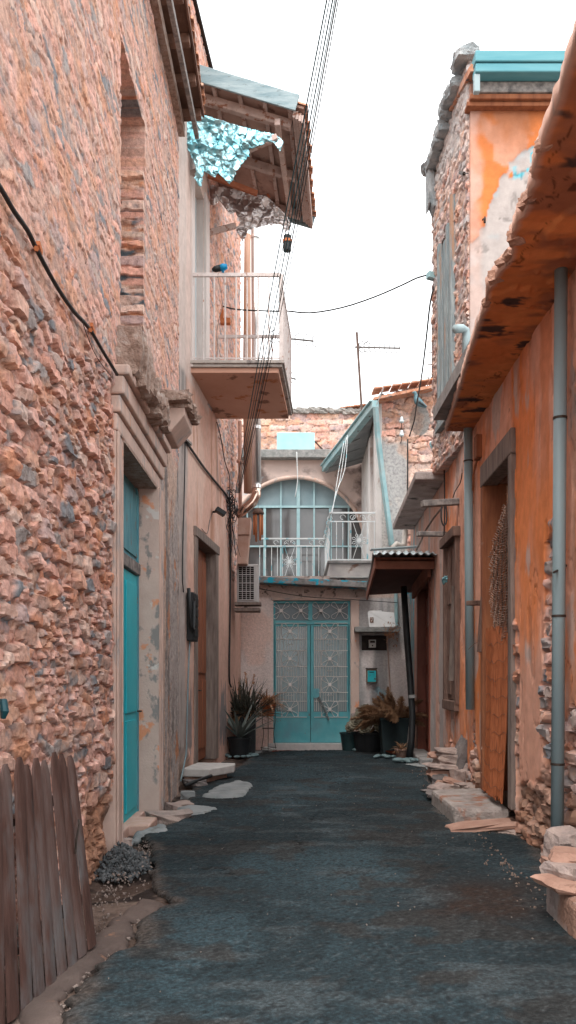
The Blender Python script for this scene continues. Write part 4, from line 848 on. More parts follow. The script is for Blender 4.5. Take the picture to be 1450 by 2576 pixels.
wall('stone_side', (2.03, 9.34), (1.955, 11.2), 4.05, 8.7, .022, [SW], fnE2s, m_stone, E2, -1, .35, keep=lambda s, z: z < tops(s) + (fbm(s * 5, z * 0, 4, 19) - .5) * .25)
def fnE2f(s, z):
    h, c = plasterfn(s, z, (.38, .40, .41), 761, [((.42, .37, .35), 2, 2, .5, .6, 0)], .005)
    n_ = (fbm(s * 3.2, z * 3.2, 5, 763) - .5)
    k = ss(-.012, .012, z + n_ * .7 - np.interp(s, [0, .15, .22, .36, .75, 1.2], [6.32, 6.38, 6.66, 7.03, 7.12, 7.2])); co = lerp(np.ones(s.shape + (3,)) * np.array((.62, .19, .06)), np.array((.56, .29, .20)), ss(.53, .62, fbm(s * 2.5, z * 2.5, 4, 765)))
    co = lerp(co, np.array((.34, .12, .05)), .8 * ss(7.0, 7.7, z + (fbm(s * 5, z * 2, 4, 768) - .5) * .8)); c = lerp(c, np.array((.10, .45, .55)), ss(.5, .56, fbm(s * 7, z * 7, 4, 769)) * ss(.45, .5, s) * ss(6.85, 6.95, z)); c = lerp(c, co, k); h = h + .012 * k
    e = ss(.15, .05, s + (fbm(s * 3, z * 3, 4, 766) - .5) * .25); c = lerp(c, np.array((.50, .34, .29)), e * .6)
    cr = np.abs(fbm(s * 1.8, z * 1.8, 5, 767) - .5); kk = ss(.016, .004, cr) * ss(.5, .55, fbm(s, z, 2, 5)); c = c * (1 - .35 * kk)[..., None]; h = h - .004 * kk
    return h, c
wall('front_wall', (2.03, 9.30), (4.2, 9.30), 4.1, 7.95, .022, [], fnE2f, m_plast, E2, 1, .35)
q = MB(); rr = random.Random(12)
for k in range(12): t_ = k / 11; q.rock((2.0 - .07 * t_, 9.35 + 1.9 * t_, tops(1.9 * t_) - .05 + rr.uniform(-.08, .10)), (.20, .2, .07 + rr.random() * .07), k + 70)
q.rock((1.90, 11.1, 7.85), (.10, .2, .55), 91); q.build('crumbling_top', mat('lichen_stone', [(.22, .26, .28), (.42, .42, .42)], 9, bump=1, bs=40, dist=.03), E2)
m_gutt = mat('turquoise_gutter', [(.06, .24, .29), (.13, .32, .36)], 4, (.3, 1, 3), rough=.5, bump=.1)
Yg = 9.0; q = MB(); x0 = fx(1197, Yg)
q.box((x0, Yg, fz(180, Yg)), (4.0, Yg + .16, fz(158, Yg))); q.box((x0 - .005, Yg - .015, fz(156, Yg)), (4.0, Yg + .17, fz(128, Yg))); q.build('gutter', m_gutt, E2, bevel=.012)
q = MB(); q.box((x0 - .01, Yg + .02, fz(226, Yg)), (x0 + .055, Yg + .085, fz(181, Yg))); q.build('gutter_outlet', mat('pale_plastic', [(.30, .38, .40)], 3, bump=0), E2, bevel=.01)
q = MB(); q.box((x0 + .02, Yg + .14, fz(208, Yg)), (4.0, Yg + .19, fz(181, Yg))); q.build('fascia_board', m_wgrey, E2, bevel=.008)
q = MB(); q.box((x0 - .02, Yg + .16, fz(222, Yg)), (4.0, Yg + .26, fz(209, Yg))); q.box((x0 - .05, Yg + .2, fz(234, Yg)), (4.0, Yg + .34, fz(222.5, Yg))); q.build('wooden_cornice', m_owood, E2, bevel=.008)
q = MB(); q.prism([(x0 - .03, Yg + .1, 7.95), (4.2, Yg + .1, 7.95), (4.2, 11, 8.4), (x0 - .12, 11, 8.4)], (0, 0, .08)); q.build('roof', m_tile, E2)
q = MB(); q.box((2.1, 11.2, 4.2), (4.2, 11.3, 8.3)); q.box((2.2, 9.6, 4.1), (4.2, 11.2, 4.2)); q.build('end_wall', m_rub, E2)
# upper shutters on the stone side
def sside(s, z, off=0): return Vector((2.03 - .04 * s - off, 9.32 + s, z))
def sbox(mb, s0, s1, z0, z1, o0, o1): mb.prism([sside(s0, z0, o0), sside(s0, z0, o1), sside(s1, z0, o1), sside(s1, z0, o0)], (0, 0, z1 - z0)); return mb
uw = thing('shutter', 'tall weathered bluish plank shutter high on the stone side of the ruin', 'shutter', (2, 10.3, 4.55))
q = MB(); sbox(q, SW[0] - .04, SW[0] + .03, SW[2], SW[3] + .2, -.1, .07); sbox(q, SW[1] - .03, SW[1] + .06, SW[2], SW[3], -.1, .05); sbox(q, SW[0] - .04, SW[1] + .04, SW[2] - .07, SW[2], -.1, .08)
m_shut = mat('blue_grey_planks', [(.13, .17, .19), (.34, .38, .38)], 7, (4, 4, .4), bump=.7, bs=30, bsc=(4, 4, .3), patch=[((.36, .22, .15), 4, (2, 2, .3), .58, .68)])
q.build('frame', m_shut, uw, bevel=.006)
for k in range(7):
    q = MB(); s0 = SW[0] + .035 + k * .097; sbox(q, s0, s0 + .088, SW[2] + .01, SW[3] - [.02, .05, .0, .3, .1, .25, .4][k], -.04 + .012 * (k % 2), .02 + .015 * (k % 3)); q.build('plank', m_shut, uw, bevel=.004)
# lower shuttered window
lw = thing('shuttered_window', 'dark brown closed shutters in a heavy wooden frame, second opening on the right', 'window', (2.05, 10.5, 1.0))
m_dbrown = mat('dark_brown_wood', [(.09, .05, .04), (.22, .14, .11)], 6, (3, 3, .6), bump=.6, bs=30, bsc=(3, 3, .5))
q = MB(); rbox(q, WN[0] - .06, WN[0] + .05, WN[2] - .02, WN[3] + .06, -.1, .05); rbox(q, WN[1] - .05, WN[1] + .05, WN[2], WN[3], -.1, .05); rbox(q, WN[0] - .10, WN[1] + .08, WN[3], WN[3] + .12, -.1, .09); rbox(q, WN[0] - .05, WN[1] + .05, WN[2] - .10, WN[2] + .02, -.1, .06)
q.build('frame', m_dbrown, lw, bevel=.008)
for a, b in ((WN[0] + .055, 10.49), (10.51, WN[1] - .055)):
    q = MB(); rbox(q, a, b, WN[2] + .03, WN[3], -.06, .0)
    for z0, z1 in ((1.12, 1.55), (1.62, 2.2), (2.27, 2.95)): rbox(q, a + .07, b - .07, z0, z1, .001, .016)
    q.build('shutter', m_dbrown, lw, bevel=.005)
q = MB(); q.beam(rpt(10.3, 1.3, .05), rpt(10.12, 2.45, .035), .02, .07, up=(1, 0, 0)); q.build('loose_strip', m_greyw, lw)

# R3
E3 = thing('porch_house', 'low pink house far right with brown panelled door and small concrete canopy', 'house', (2.2, 13, 0))
D3 = (12.62, 14.1, .10, 2.86)
def fnE3(s, z):
    Y = 11.25 + s / fr; h, c = orange(s, z, Y, 801); c = lerp(c, np.array((.55, .40, .35)), .7); c = lerp(c, np.array((.36, .38, .39)), .7 * ss(.5, .62, fbm(s * 3.5, z * .5, 4, 805))); c = lerp(c, np.array((.12, .40, .50)), .8 * ss(14.55, 14.7, Y) * ss(.45, .55, fbm(s * 9, z, 4, 806)))
    return h, c
wall('wall', (XR(11.25), 11.25), (XR(15.35), 15.35), -.1, 4.15, .025, [((D3[0] - 11.25) * fr, (D3[1] - 11.25) * fr, D3[2], D3[3])], fnE3, m_plast, E3, -1, .35)
q = MB(); q.box((2.3, 11.3, 4.1), (5, 15.3, 4.2)); q.build('flat_roof', m_ledge2, E3)
m_rbd = mat('red_brown_door', [(.13, .035, .02), (.22, .07, .045)], 3, (3, 3, .6), rough=.5, bump=.3)
q = MB(); rbox(q, D3[0], D3[1], .10, 2.8, -.18, -.13)
for a, b in ((.10, .64), (.80, 1.36)):
    for k in range(4): rbox(q, D3[0] + a, D3[0] + b, .3 + k * .62, .3 + k * .62 + .48, -.13, -.11)
d3 = q.build('door', m_rbd, E3, bevel=.008)
q = MB(); q.tube([rpt(13.2, 1.1, -.13), rpt(13.2, 1.1, -.05), rpt(13.1, 1.1, -.05)], .012); q.build('handle', m_iron, d3)
q = MB(); rbox(q, D3[1] - .07, D3[1] + .06, .1, 2.86, -.2, .02); rbox(q, D3[0] - .05, D3[0] + .06, .1, 2.86, -.2, .02); rbox(q, D3[0] - .05, D3[1] + .06, 2.80, 2.90, -.2, .03); q.build('door_frame', m_rbd, E3, bevel=.01)
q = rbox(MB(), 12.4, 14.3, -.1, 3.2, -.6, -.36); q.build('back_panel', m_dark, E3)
q = MB(); rbox(q, 12.35, 14.2, -.03, .13, -.1, .18); q.build('threshold', m_conc, E3, bevel=.02)
q = MB(); q.prism([(wx(WR, 11.15), 11.15, 3.98), (1.70, 11.15, 3.98), (1.86, 14.8, 3.95), (XR(14.8), 14.8, 3.95)], (0, 0, .11)); q.build('concrete_canopy', mat('mouldy_concrete', [(.24, .20, .19), (.42, .36, .34)], 4, bump=.8, dist=.02, patch=[((.05, .045, .045), 2, (1, 1, 1), .55, .64)]), E3, bevel=.015)
# tin porch roof
pr = thing('porch_roof', 'brown timber porch roof topped with a corrugated metal sheet over the panelled door', 'porch roof', (1.8, 13, 2.9))
m_fas = mat('red_brown_fascia', [(.17, .06, .04), (.26, .11, .07)], 5, bump=.3)
n1 = P(948, 1402, 12.1); n2 = Vector((XR(12.1), 12.1, n1.z)); f1_ = P(926, 1490, 14.5); f2_ = Vector((XR(14.5), 14.5, f1_.z + .05))
dz = Vector((0, 0, .17))
q = MB(); q.prism([n1, n2, n2 - dz, n1 - dz], (0, .03, 0)); q.build('front_fascia', m_fas, pr, bevel=.005)
q = MB(); q.prism([n1 + Vector((-.03, -.01, 0)), n1 - dz + Vector((-.03, -.01, 0)), f1_ - dz * .8 + Vector((-.03, 0, 0)), f1_ + Vector((-.03, 0, 0))], (.03, 0, 0)); q.build('side_fascia', m_fas, pr, bevel=.005)
q = MB(); q.prism([n1 - dz * .3, n2 - dz * .3, f2_ - dz * .3, f1_ - dz * .3], (0, 0, .02)); q.build('ceiling', mat('dark_ply', [(.07, .025, .018), (.11, .04, .03)], 3), pr)
m_zinc = mat('corrugated_zinc', [(.30, .36, .38), (.46, .50, .51)], 6, rough=.5, metal=.3, bump=.1)
def corr():
    A_, B_ = np.meshgrid(np.linspace(-.05, 1.02, 120), np.linspace(-.12, 1, 30), indexing='ij')
    q0 = np.array(n1); q1 = np.array(n2); q2 = np.array(f2_); q3 = np.array(f1_); a = A_[..., None]; b = B_[..., None]
    X = (q0 * (1 - a) + q1 * a) * (1 - b) + (q3 * (1 - a) + q2 * a) * b; X[..., 2] += .045 + .016 * np.sin(A_ * 2 * np.pi * 8) + .10 * np.exp(-((B_ - .12) / .10) ** 2) - .06 * ss(.05, -.12, B_)
    grid_mesh('corrugated_sheet', X, None, np.ones((119, 29), bool), m_zinc, pr, True, .004)
corr()
q = MB(); q.beam(n1 + Vector((-.06, .30, .155)), n2 + Vector((-.2, .30, .20)), .20, .012); q.build('flashing', m_zinc, pr)
q = MB(); q.beam(P(1080, 1432, 12.25), P(1040, 1490, 13.9), .05, .22); q.build('side_board', m_fas, pr)
# ================================================================= OBJECTS
# picket fence panel leaning on the wall
m_pick = mat('weathered_picket', [(.03, .014, .011), (.085, .042, .033), (.125, .088, .08)], 3.5, (3, 3, .5), bump=.7, bs=26, bsc=(4, 4, .3), dist=.01, patch=[((.12, .11, .11), 2.2, (2, 2, .7), .52, .66)])
fn_ = thing('picket_fence', 'leaning panel of weathered brown wooden pickets at the foot of the stone wall', 'fence', (-1.12, 4.0, 0))
B0 = Vector((-.963, 4.10, .03)); B1 = Vector((-1.108, 3.195, .0)); rr = random.Random(21)
m_ = 9
for k in range(m_):
    t = k / (m_ - 1); b = B0.lerp(B1, t); top = Vector((-1.09 - .052 * t, 4.15 - .89 * t, .985 + .02 * t + rr.uniform(-.03, .02))) + Vector((rr.uniform(-.008, .008), rr.uniform(-.01, .01), 0))
    d = (top - b).normalized(); fw = Vector((B1 - B0)).normalized(); nrm = d.cross(fw).normalized()
    if nrm.x < 0: nrm = -nrm
    w_ = .049; rings = []
    for hgt, ws in ((0, 1), (.5, 1.0), (.86, 1), (.93, .97), (.97, .72), (1.0, .35)):
        c = b + d * (top - b).length * hgt; n = 10
        rings.append([c + fw * w_ * ws * math.cos(2 * math.pi * i / n) + nrm * .012 * (.55 + .45 * ws) * (math.sin(2 * math.pi * i / n) if math.sin(2 * math.pi * i / n) > 0 else .35 * math.sin(2 * math.pi * i / n)) for i in range(n)])
    q = MB(); q.loft(rings); o = q.build('picket', m_pick, fn_, smooth=False)
for z_ in (.22, .74):
    q = MB(); q.beam(B0 + Vector((-.05 - .13 * z_, .03, z_)), B1 + Vector((-.05 - .04 * z_, -.03, z_)), .05, .03); q.build('cross_rail', m_pick, fn_)
q = MB(); q.tube([P(198, 2062, 4.02), P(200, 2072, 4.01), P(193, 2110, 4.0), P(190, 2148, 4.0)], .005, 6); q.build('latch_hook', m_iron, fn_)

# stones, kerbs and steps along the right side
m_rock = mat('pale_fieldstone', [(.20, .16, .15), (.36, .28, .25), (.44, .34, .29)], 5, bump=.9, bs=30, dist=.02, patch=[((.22, .22, .24), 5, (1, 1, 1.5), .6, .7)])
m_rockd = mat('dark_fieldstone', [(.10, .09, .09), (.22, .19, .18)], 6, bump=.9, bs=30, dist=.02)
m_rocko = mat('pink_flagstone', [(.28, .155, .115), (.42, .26, .20)], 5, bump=.7, bs=30, dist=.015)
def flat(u, v, Y, dx, dy, dz, rot, mt, lab, seed, grp='loose stones along the right wall', rx=0, ry=0, nm='fieldstone'):
    p = P(u, v, Y); q = MB(); q.rock((0, 0, 0), (dx, dy, dz), seed, 0); M = Euler((rx, ry, rot)).to_matrix(); q.v = [M @ v_ + p for v_ in q.v]
    o = q.build(nm, mt, None); tag(o, lab, 'stone', grp); return o
blk = MB(); bp = [gnd(1122, 2036), gnd(1112, 2010), gnd(1175, 2000)]
blk.prism([(1.50, 8.75, -.02), (2.12, 8.9, -.02), (1.98, 7.45, -.02), (1.50, 7.55, -.02)], (0, 0, .19)); blk.build
o = blk.build('doorstep', mat('broken_concrete_step', [(.22, .18, .165), (.42, .37, .34)], 6, bump=1, bs=30, dist=.03, patch=[((.30, .14, .09), 3, (1, 1, 1), .58, .64)]), None, bevel=.035); tag(o, 'worn concrete doorstep block below the reed-covered doorway', 'step')
flat(1216, 2078, 7.28, .56, .22, .045, .12, m_rocko, 'long thin pink flagstone lying tilted in front of the concrete doorstep', 1, ry=-.10)
flat(1240, 2101, 7.15, .44, .18, .04, .05, m_rock, 'thin grey flagstone under the tilted pink one', 2, ry=-.03)
flat(1166, 2103, 7.15, .18, .14, .045, .2, m_rock, 'short stone slab left under the tilted flagstone', 3)
flat(1296, 2094, 7.2, .18, .16, .05, .3, m_rock, 'stone chunk right of the thin flagstones by the wall', 4)
flat(1160, 1996, 9.1, .60, .30, .055, 0, m_rockd, 'dark flat slab at the foot of the stone heap', 5)
flat(1117, 1987, 9.2, .20, .22, .10, .5, m_rock, 'pale angular stone at the left foot of the heap', 6)
flat(1150, 1972, 9.35, .26, .24, .06, -.3, m_rocko, 'pink slanted slab in the middle of the stone heap', 7, ry=.25)
flat(1178, 1980, 9.2, .24, .20, .07, .2, m_rock, 'pale stone lying above the dark flat slab', 8)
flat(1152, 1954, 9.45, .12, .12, .13, .5, m_rock, 'small upright white stone in the heap', 9)
flat(1185, 1950, 9.5, .14, .10, .22, .2, m_rock, 'upright pale stone leaning on the wall behind the heap', 10, ry=.1)
flat(1208, 1955, 9.3, .12, .10, .22, -.1, m_rocko, 'pink upright stone at the right end of the heap', 11)
flat(1123, 1952, 9.7, .34, .26, .13, 0, mat('red_brick_stone', [(.26, .14, .10), (.36, .21, .16)], 9, bump=.8), 'reddish block carrying the stacked slabs', 12)
flat(1128, 1927, 9.7, .44, .28, .05, .1, m_rock, 'broad pale slab in the middle of the stack', 13)
flat(1136, 1910, 9.75, .32, .24, .09, .1, m_rock, 'squared pale block second from the top of the stack', 14)
flat(1122, 1899, 9.85, .34, .22, .06, .0, m_rocko, 'thin pinkish slab under the topmost stone', 15)
flat(1142, 1890, 9.8, .38, .24, .07, .15, m_rock, 'topmost pale slab of the stone stack', 16)
flat(1173, 1905, 9.65, .20, .18, .34, .2, m_rockd, 'dark brown stone leaning on the right of the stack', 17, ry=.45)
flat(1101, 1937, 9.7, .14, .16, .10, .4, m_rocko, 'small pink stone at the left edge of the stack', 18)
flat(1101, 1957, 9.6, .14, .16, .09, .1, m_rockd, 'small dark stone below the pink one at the left edge', 19)
flat(1110, 1975, 9.4, .10, .10, .08, .1, m_rocko, 'small stone wedged between the stack and the pale angular stone', 20)
# block bottom right
q = MB(); q.prism([(1.47, 4.78, -.06), (1.45, 4.24, -.06), (1.52, 3.9, -.06), (2.2, 3.9, -.06), (2.2, 4.78, -.06)], (0, 0, .27)); o = q.build('concrete_block', mat('stained_block', [(.20, .16, .15), (.38, .33, .31)], 5, bump=.9, bs=30, dist=.03, patch=[((.26, .15, .11), 2.5, (1, 1, .6), .55, .65)]), None, bevel=.04); tag(o, 'big rough concrete block at the bottom right by the drainpipe', 'block')
for a in ((1424, 2122, 5.25, .20, .22, .15, .1, m_rock, 'large pale stone sitting against the grey drainpipe', 31), (1412, 2150, 5.3, .18, .2, .10, .4, m_rocko, 'pink stone below the large pale one by the drainpipe', 32),
          (1446, 2162, 4.72, .20, .2, .09, -.3, m_rocko, 'pink sharp stone on the concrete block, uppermost at the frame edge', 33), (1440, 2196, 4.6, .20, .2, .10, .5, m_rock, 'pale chunk on the concrete block under the pink sharp stone', 34),
          (1436, 2222, 4.5, .24, .2, .05, .2, m_rocko, 'flat pink slab lying on the edge of the concrete block', 35), (1400, 2182, 5.2, .12, .12, .09, .1, m_rocko, 'small rusty stone beside the drain outlet', 36)):
    flat(*a)
# left side: rocks and aprons
m_apr = mat('pale_cement', [(.17, .185, .19), (.29, .30, .30)], 5, bump=.5, patch=[((.14, .13, .12), 4, (1, 1, 1), .6, .68)])
def apron(pts, lab, seed, z=.035, mt=None, h0=.02):
    poly = [(gnd(u, v).x, gnd(u, v).y) for u, v in pts]; xs_ = [p[0] for p in poly]; ys_ = [p[1] for p in poly]
    X, Y = np.meshgrid(np.arange(min(xs_) - .05, max(xs_) + .05, .018), np.arange(min(ys_) - .05, max(ys_) + .05, .018), indexing='ij')
    j = (fbm(X * 10, Y * 10, 3, seed) - .5) * .10; m = inpoly(X + j, Y - j, poly); h = z + (fbm(X * 4, Y * 4, 4, seed + 1) - .5) * .03
    pd = pdist(X + j, Y - j, poly) * m; h = h - (z + .02) * ss(.05, 0, pd)
    o = grid_mesh('cement_patch', np.stack([X, Y, h], -1), None, m[:-1, :-1] & m[1:, 1:], mt or m_apr, None, True, .05, -1)
    if o.data.polygons[0].normal.z < 0: o.data.flip_normals()
    tag(o, lab, 'patch', kind='structure'); return o
apron([(505, 2012), (545, 1985), (600, 1968), (642, 1982), (618, 2010), (560, 2014)], 'pale cement ramp in front of the grey doorstep', 61, .05)
apron([(395, 2082), (300, 2120), (318, 2132), (345, 2108), (425, 2098), (428, 2084)], 'pale cement strip at the turquoise door sill', 62, .04)
apron([(420, 2050), (470, 2030), (560, 2040), (500, 2056), (460, 2066)], 'worn cement strip between the two doors', 63, .036)
apron([(430, 2275), (350, 2255), (240, 2340), (20, 2530), (60, 2620), (170, 2560), (160, 2525), (235, 2440), (335, 2370), (350, 2320)], 'brown cement edge running under the picket fence', 64, .018, mat('brown_cement', [(.07, .05, .044), (.125, .092, .08)], 4, bump=.7, patch=[((.30, .15, .09), 5, (1, 1, 1), .62, .7)]))
apron([(1030, 1917), (1080, 1925), (1085, 1938), (1010, 1928)], 'small cement patch below the panelled door', 65, .04)
apron([(600, 1895), (690, 1890), (640, 1902), (590, 1903)], 'cement strip under the plant stand', 66, .04)
flat(430, 2060, 7.9, .34, .26, .12, .5, m_rock, 'angular grey stone on the ground right of the turquoise door', 41, 'loose stones along the left wall')
flat(452, 2032, 8.6, .2, .2, .09, .5, m_rock, 'pale rock at the foot of the weathered corner', 42, 'loose stones along the left wall')
flat(473, 2006, 9.3, .14, .12, .11, .1, m_apr, 'white broken lump beside the doorstep corner', 43, 'loose stones along the left wall')
flat(490, 1970, 10.2, .22, .2, .07, .5, m_rockd, 'flat grey stone wedged under the doorstep slab', 44, 'loose stones along the left wall')
flat(311, 2122, 6.6, .10, .10, .07, .5, m_rock, 'small round stone at the sill of the turquoise door', 45, 'loose stones along the left wall')
# gravel heap (uncountable)
def scatter(name, n, fn_pos, r0, r1, mt, lab, cat, seed):
    rr = random.Random(seed); q = MB()
    for k in range(n):
        c, ok = fn_pos(rr)
        if not ok: continue
        r = rr.uniform(r0, r1); M = Euler((rr.random() * 6, rr.random() * 6, rr.random() * 6)).to_matrix()
        base = [(1, 0, 0), (-1, 0, 0), (0, 1, 0), (0, -1, 0), (0, 0, .7), (0, 0, -.7)]
        q.add([Vector(c) + M @ (Vector(b) * r * rr.uniform(.7, 1.2)) for b in base], [(0, 2, 4), (2, 1, 4), (1, 3, 4), (3, 0, 4), (2, 0, 5), (1, 2, 5), (3, 1, 5), (0, 3, 5)])
    o = q.build(name, mt, None); tag(o, lab, cat, kind='stuff'); return o
m_grav = mat('grey_gravel', [(.035, .042, .045), (.085, .092, .098), (.15, .15, .15)], 30, bump=.3)
def heap(rr):
    a = rr.random() * 6.28; d = rr.random() ** .6; x_ = -1.19 + d * .17 * math.cos(a) + rr.gauss(0, .025); y_ = 6.10 + d * .38 * math.sin(a) + rr.gauss(0, .05); return (x_, y_, -.035 + (.055 + .05 * math.sin(7 * x_ + 9 * y_)) * (1 - d) ** .8 + (.08 if x_ < -1.1 else 0) * (1 - d)), True
scatter('gravel_heap', 1500, heap, .009, .026, m_grav, 'small heap of dark grey gravel between fence and turquoise door', 'gravel', 5)
def peb(rr):
    y_ = rr.uniform(3.3, 9.0); x_ = -1.2 + abs(rr.gauss(0, .12)) * (1 + .0 * y_); return (x_ + (.15 if y_ < 4.8 else 0), y_, .0), True
scatter('pebbles', 900, peb, .004, .013, mat('brown_pebble', [(.12, .09, .08), (.3, .24, .21)], 30), 'scattered pebbles in the dirt along the stone wall', 'pebbles', 6)
def peb2(rr):
    y_ = rr.uniform(4.5, 12); return (XR(y_) - .12 - abs(rr.gauss(0, .10)) - (.2 if y_ < 7 else .05), y_, .03), True
scatter('rubble_chips', 260, peb2, .004, .014, mat('stone_chip', [(.09, .065, .055), (.22, .16, .13)], 30), 'scattered stone chips at the foot of the right wall', 'pebbles', 7)
def peb3(rr):
    y_ = rr.uniform(3.2, 14); return (rr.uniform(-.8, 1.3), y_, .036), True
scatter('loose_grit', 130, peb3, .003, .009, mat('pale_grit', [(.07, .07, .07), (.18, .15, .13)], 30), 'loose pale grit lying on the asphalt', 'grit', 8)

# reed mat and wicker
m_reed = mat('orange_reed', [(.12, .035, .014), (.30, .085, .03), (.36, .12, .05)], 9, (14, 14, .35), rough=.7, bump=.6, bs=40, bsc=(5, 5, .2), dist=.008)
rm = thing('reed_mat', 'tall orange reed mat hanging in the right doorway, tied with wavy wires', 'mat', onw(WR, 1255, 2030, -.04))
q = MB(); rr = random.Random(31); yy_ = 7.38; n_ = 0
while yy_ < 8.33:
    zt_ = 1.80 + rr.uniform(-.06, .05); zb_ = .22 + rr.uniform(0, .06) + .0 * yy_; off = .02 + .012 * math.sin(yy_ * 9) + rr.uniform(0, .006)
    y2 = 7.80 + (yy_ - 7.86) * .86 + rr.uniform(-.01, .01)
    q.tube([rpt(yy_, zt_, off), rpt((yy_ + y2) / 2, .95, off + .01), rpt(y2, zb_, off + .05)], .0065, 5, False); yy_ += .0115
q.build('reeds', m_reed, rm)
for k in range(9):
    z_ = 1.68 - k * .165; sc_ = .72 + .28 * (z_ - .2) / 1.5; f_ = 0 if z_ > .95 else (.95 - z_) / .75 * .05
    q = MB(); q.tube([rpt(7.80 + (7.38 + .95 * t / 18 - 7.86) * (.8 + .2 * sc_), z_ + .016 * math.sin(t * 1.1 + k) - .03 * math.sin(math.pi * t / 18), .040 + f_ + .012 * math.sin((7.38 + .95 * t / 18) * 9)) for t in range(19)], .0016, 4); q.build('wire_tie', m_iron, rm)
wk = thing('wicker_screen', 'torn dark wicker screen of thin bent twigs in the upper right doorway', 'screen', onw(WR, 1262, 1560, -.05))
q = MB(); rr = random.Random(33)
for k in range(64):
    z_ = 1.76 + k * .0185; t_ = k / 63; y0_ = 7.34 + rr.uniform(-.01, .02); y1_ = 7.34 + .80 * min(1, .62 + 1.4 * t_) * (1 - max(0, t_ - .70) * 2.6) + rr.uniform(-.03, .03)
    n = 12; q.tube([rpt(y0_ + (y1_ - y0_) * i / n, z_ + .012 * math.sin(i * 1.9 + k * .6) - .06 * math.sin(math.pi * i / n) - .02 * i / n, .02 + .012 * math.sin(i * 2.3 + k)) for i in range(n + 1)], .0042, 4, False)
q.build('twigs', mat('wicker_twig', [(.16, .10, .08), (.42, .28, .21)], 9, bump=.3), wk)
q = MB()
for y_ in (7.42, 7.6, 7.78, 7.95): q.tube([rpt(y_, 1.72, .012), rpt(y_ + .02, 2.3, .02), rpt(y_, 2.86 - .4 * (y_ - 7.42), .012)], .005, 4)
q.build('uprights', m_iron, wk)

# brackets and planks on the right wall
def plank(a, b, w_, h_, lab, mt=None):
    q = MB(); q.beam(a, b, w_, h_); o = q.build('wooden_bracket', mt or m_wgrey, None, bevel=.008); tag(o, lab, 'plank', 'wooden stubs sticking out of the right wall'); return o
plank(P(1062, 1268, 10.0), P(1160, 1256, 10.05) + Vector((.12, .1, 0)), .10, .075, 'upper grey timber stub jutting left from the orange wall')
plank(P(1051, 1343, 10.9), P(1128, 1341, 11.0) + Vector((.12, .1, 0)), .09, .06, 'lower grey timber stub jutting left above the tin porch roof')
plank(P(1180, 1517, 8.6), P(1214, 1515, 8.62) + Vector((.06, .1, 0)), .09, .05, 'short brown wooden peg beside the orange doorway', m_dbrown)
q = MB(); q.beam(P(1216, 1498, 8.5), P(1206, 1640, 8.5), .04, .06, up=(0, 1, 0)); q.tube([P(1206, 1615, 8.45), P(1195, 1618, 8.42), P(1178, 1634, 8.40)], .004, 4); o = q.build('latch_board', m_dbrown, None, bevel=.005); tag(o, 'thin dark latch board hanging beside the orange doorway', 'board')

# black drain hose near the porch
q = MB(); q.tube([P(1016, 1476, 13.3), P(1024, 1600, 13.2), P(1033, 1720, 13.1), P(1038, 1800, 13.05), P(1036, 1860, 13.0), P(1030, 1908, 12.95)], [.05, .052, .05, .05, .05, .055], 16)
bp_ = thing('black_pipe', 'bent black drain pipe running down from the brown porch roof', 'pipe', P(1030, 1910, 13)); q.build('pipe', mat('black_plastic', [(.008, .009, .010), (.018, .02, .022)], 4, rough=.5, bump=.1), bp_, smooth=True)
m_black = bpy.data.materials['black_plastic']
q = MB(); q.tube([P(1037, 1748, 13.05), P(1037.5, 1756, 13.05)], .056, 16); q.build('clamp', mat('grey_tape', [(.25, .25, .25)], 3), bp_)
# pvc elbow over the porch
pv = thing('plastic_pipe', 'bent pale plastic pipe emerging above the tin porch roof', 'pipe', P(1000, 1385, 13.4))
q = MB(); q.tube([P(990, 1392, 13.3), P(990, 1376, 13.3), P(998, 1368, 13.3), P(1008, 1374, 13.35), P(1016, 1372, 13.4), P(1019, 1352, 13.45), P(1020, 1335, 13.5)], .045, 12); q.build('pipe', mat('cream_plastic', [(.42, .40, .37), (.52, .49, .45)], 4, rough=.5, bump=.1), pv, smooth=True)
q = MB(); q.tube([P(1145, 828, 8.9), P(1162, 826, 8.95), P(1172, 832, 9.0), P(1174, 850, 9.0), P(1173, 905, 9.05)], .045, 14); pv2 = thing('elbow_pipe', 'short pale blue elbow pipe on the ruin above the concrete canopy', 'pipe', P(1173, 905, 9.05)); q.build('pipe', bpy.data.materials['pale_plastic'], pv2, smooth=True)

# cables
m_cab = mat('black_cable', [(.012, .012, .013), (.03, .03, .03)], 4, rough=.6, bump=0)
m_cabt = mat('teal_cable', [(.01, .06, .075)], 4, rough=.5, bump=0)
def cable(pts, r, lab, mt=None, grp=None, nm='cable', sub=3):
    # Catmull-Rom through points
    pts = [Vector(p) for p in pts]; out = []
    for i in range(len(pts) - 1):
        p0 = pts[max(i - 1, 0)]; p1 = pts[i]; p2 = pts[i + 1]; p3 = pts[min(i + 2, len(pts) - 1)]
        for k in range(sub):
            t = k / sub; out.append(.5 * ((2 * p1) + (-p0 + p2) * t + (2 * p0 - 5 * p1 + 4 * p2 - p3) * t * t + (-p0 + 3 * p1 - 3 * p2 + p3) * t ** 3))
    out.append(pts[-1]); q = MB(); q.tube(out, r, 6); o = q.build(nm, mt or m_cab, None, smooth=True); tag(o, lab, 'cable', grp); return o
aw_ = lambda u, v, o=.04: onw(WA, u, v, o); bw_ = lambda u, v, o=.04: onw(WB, u, v, o)
cable([aw_(-40, 420), aw_(0, 470), aw_(35, 530), aw_(70, 580), aw_(95, 632), aw_(140, 715), aw_(185, 782), aw_(225, 826), aw_(260, 885), aw_(295, 942)], .013, 'thick black cable running down the upper left stone wall')
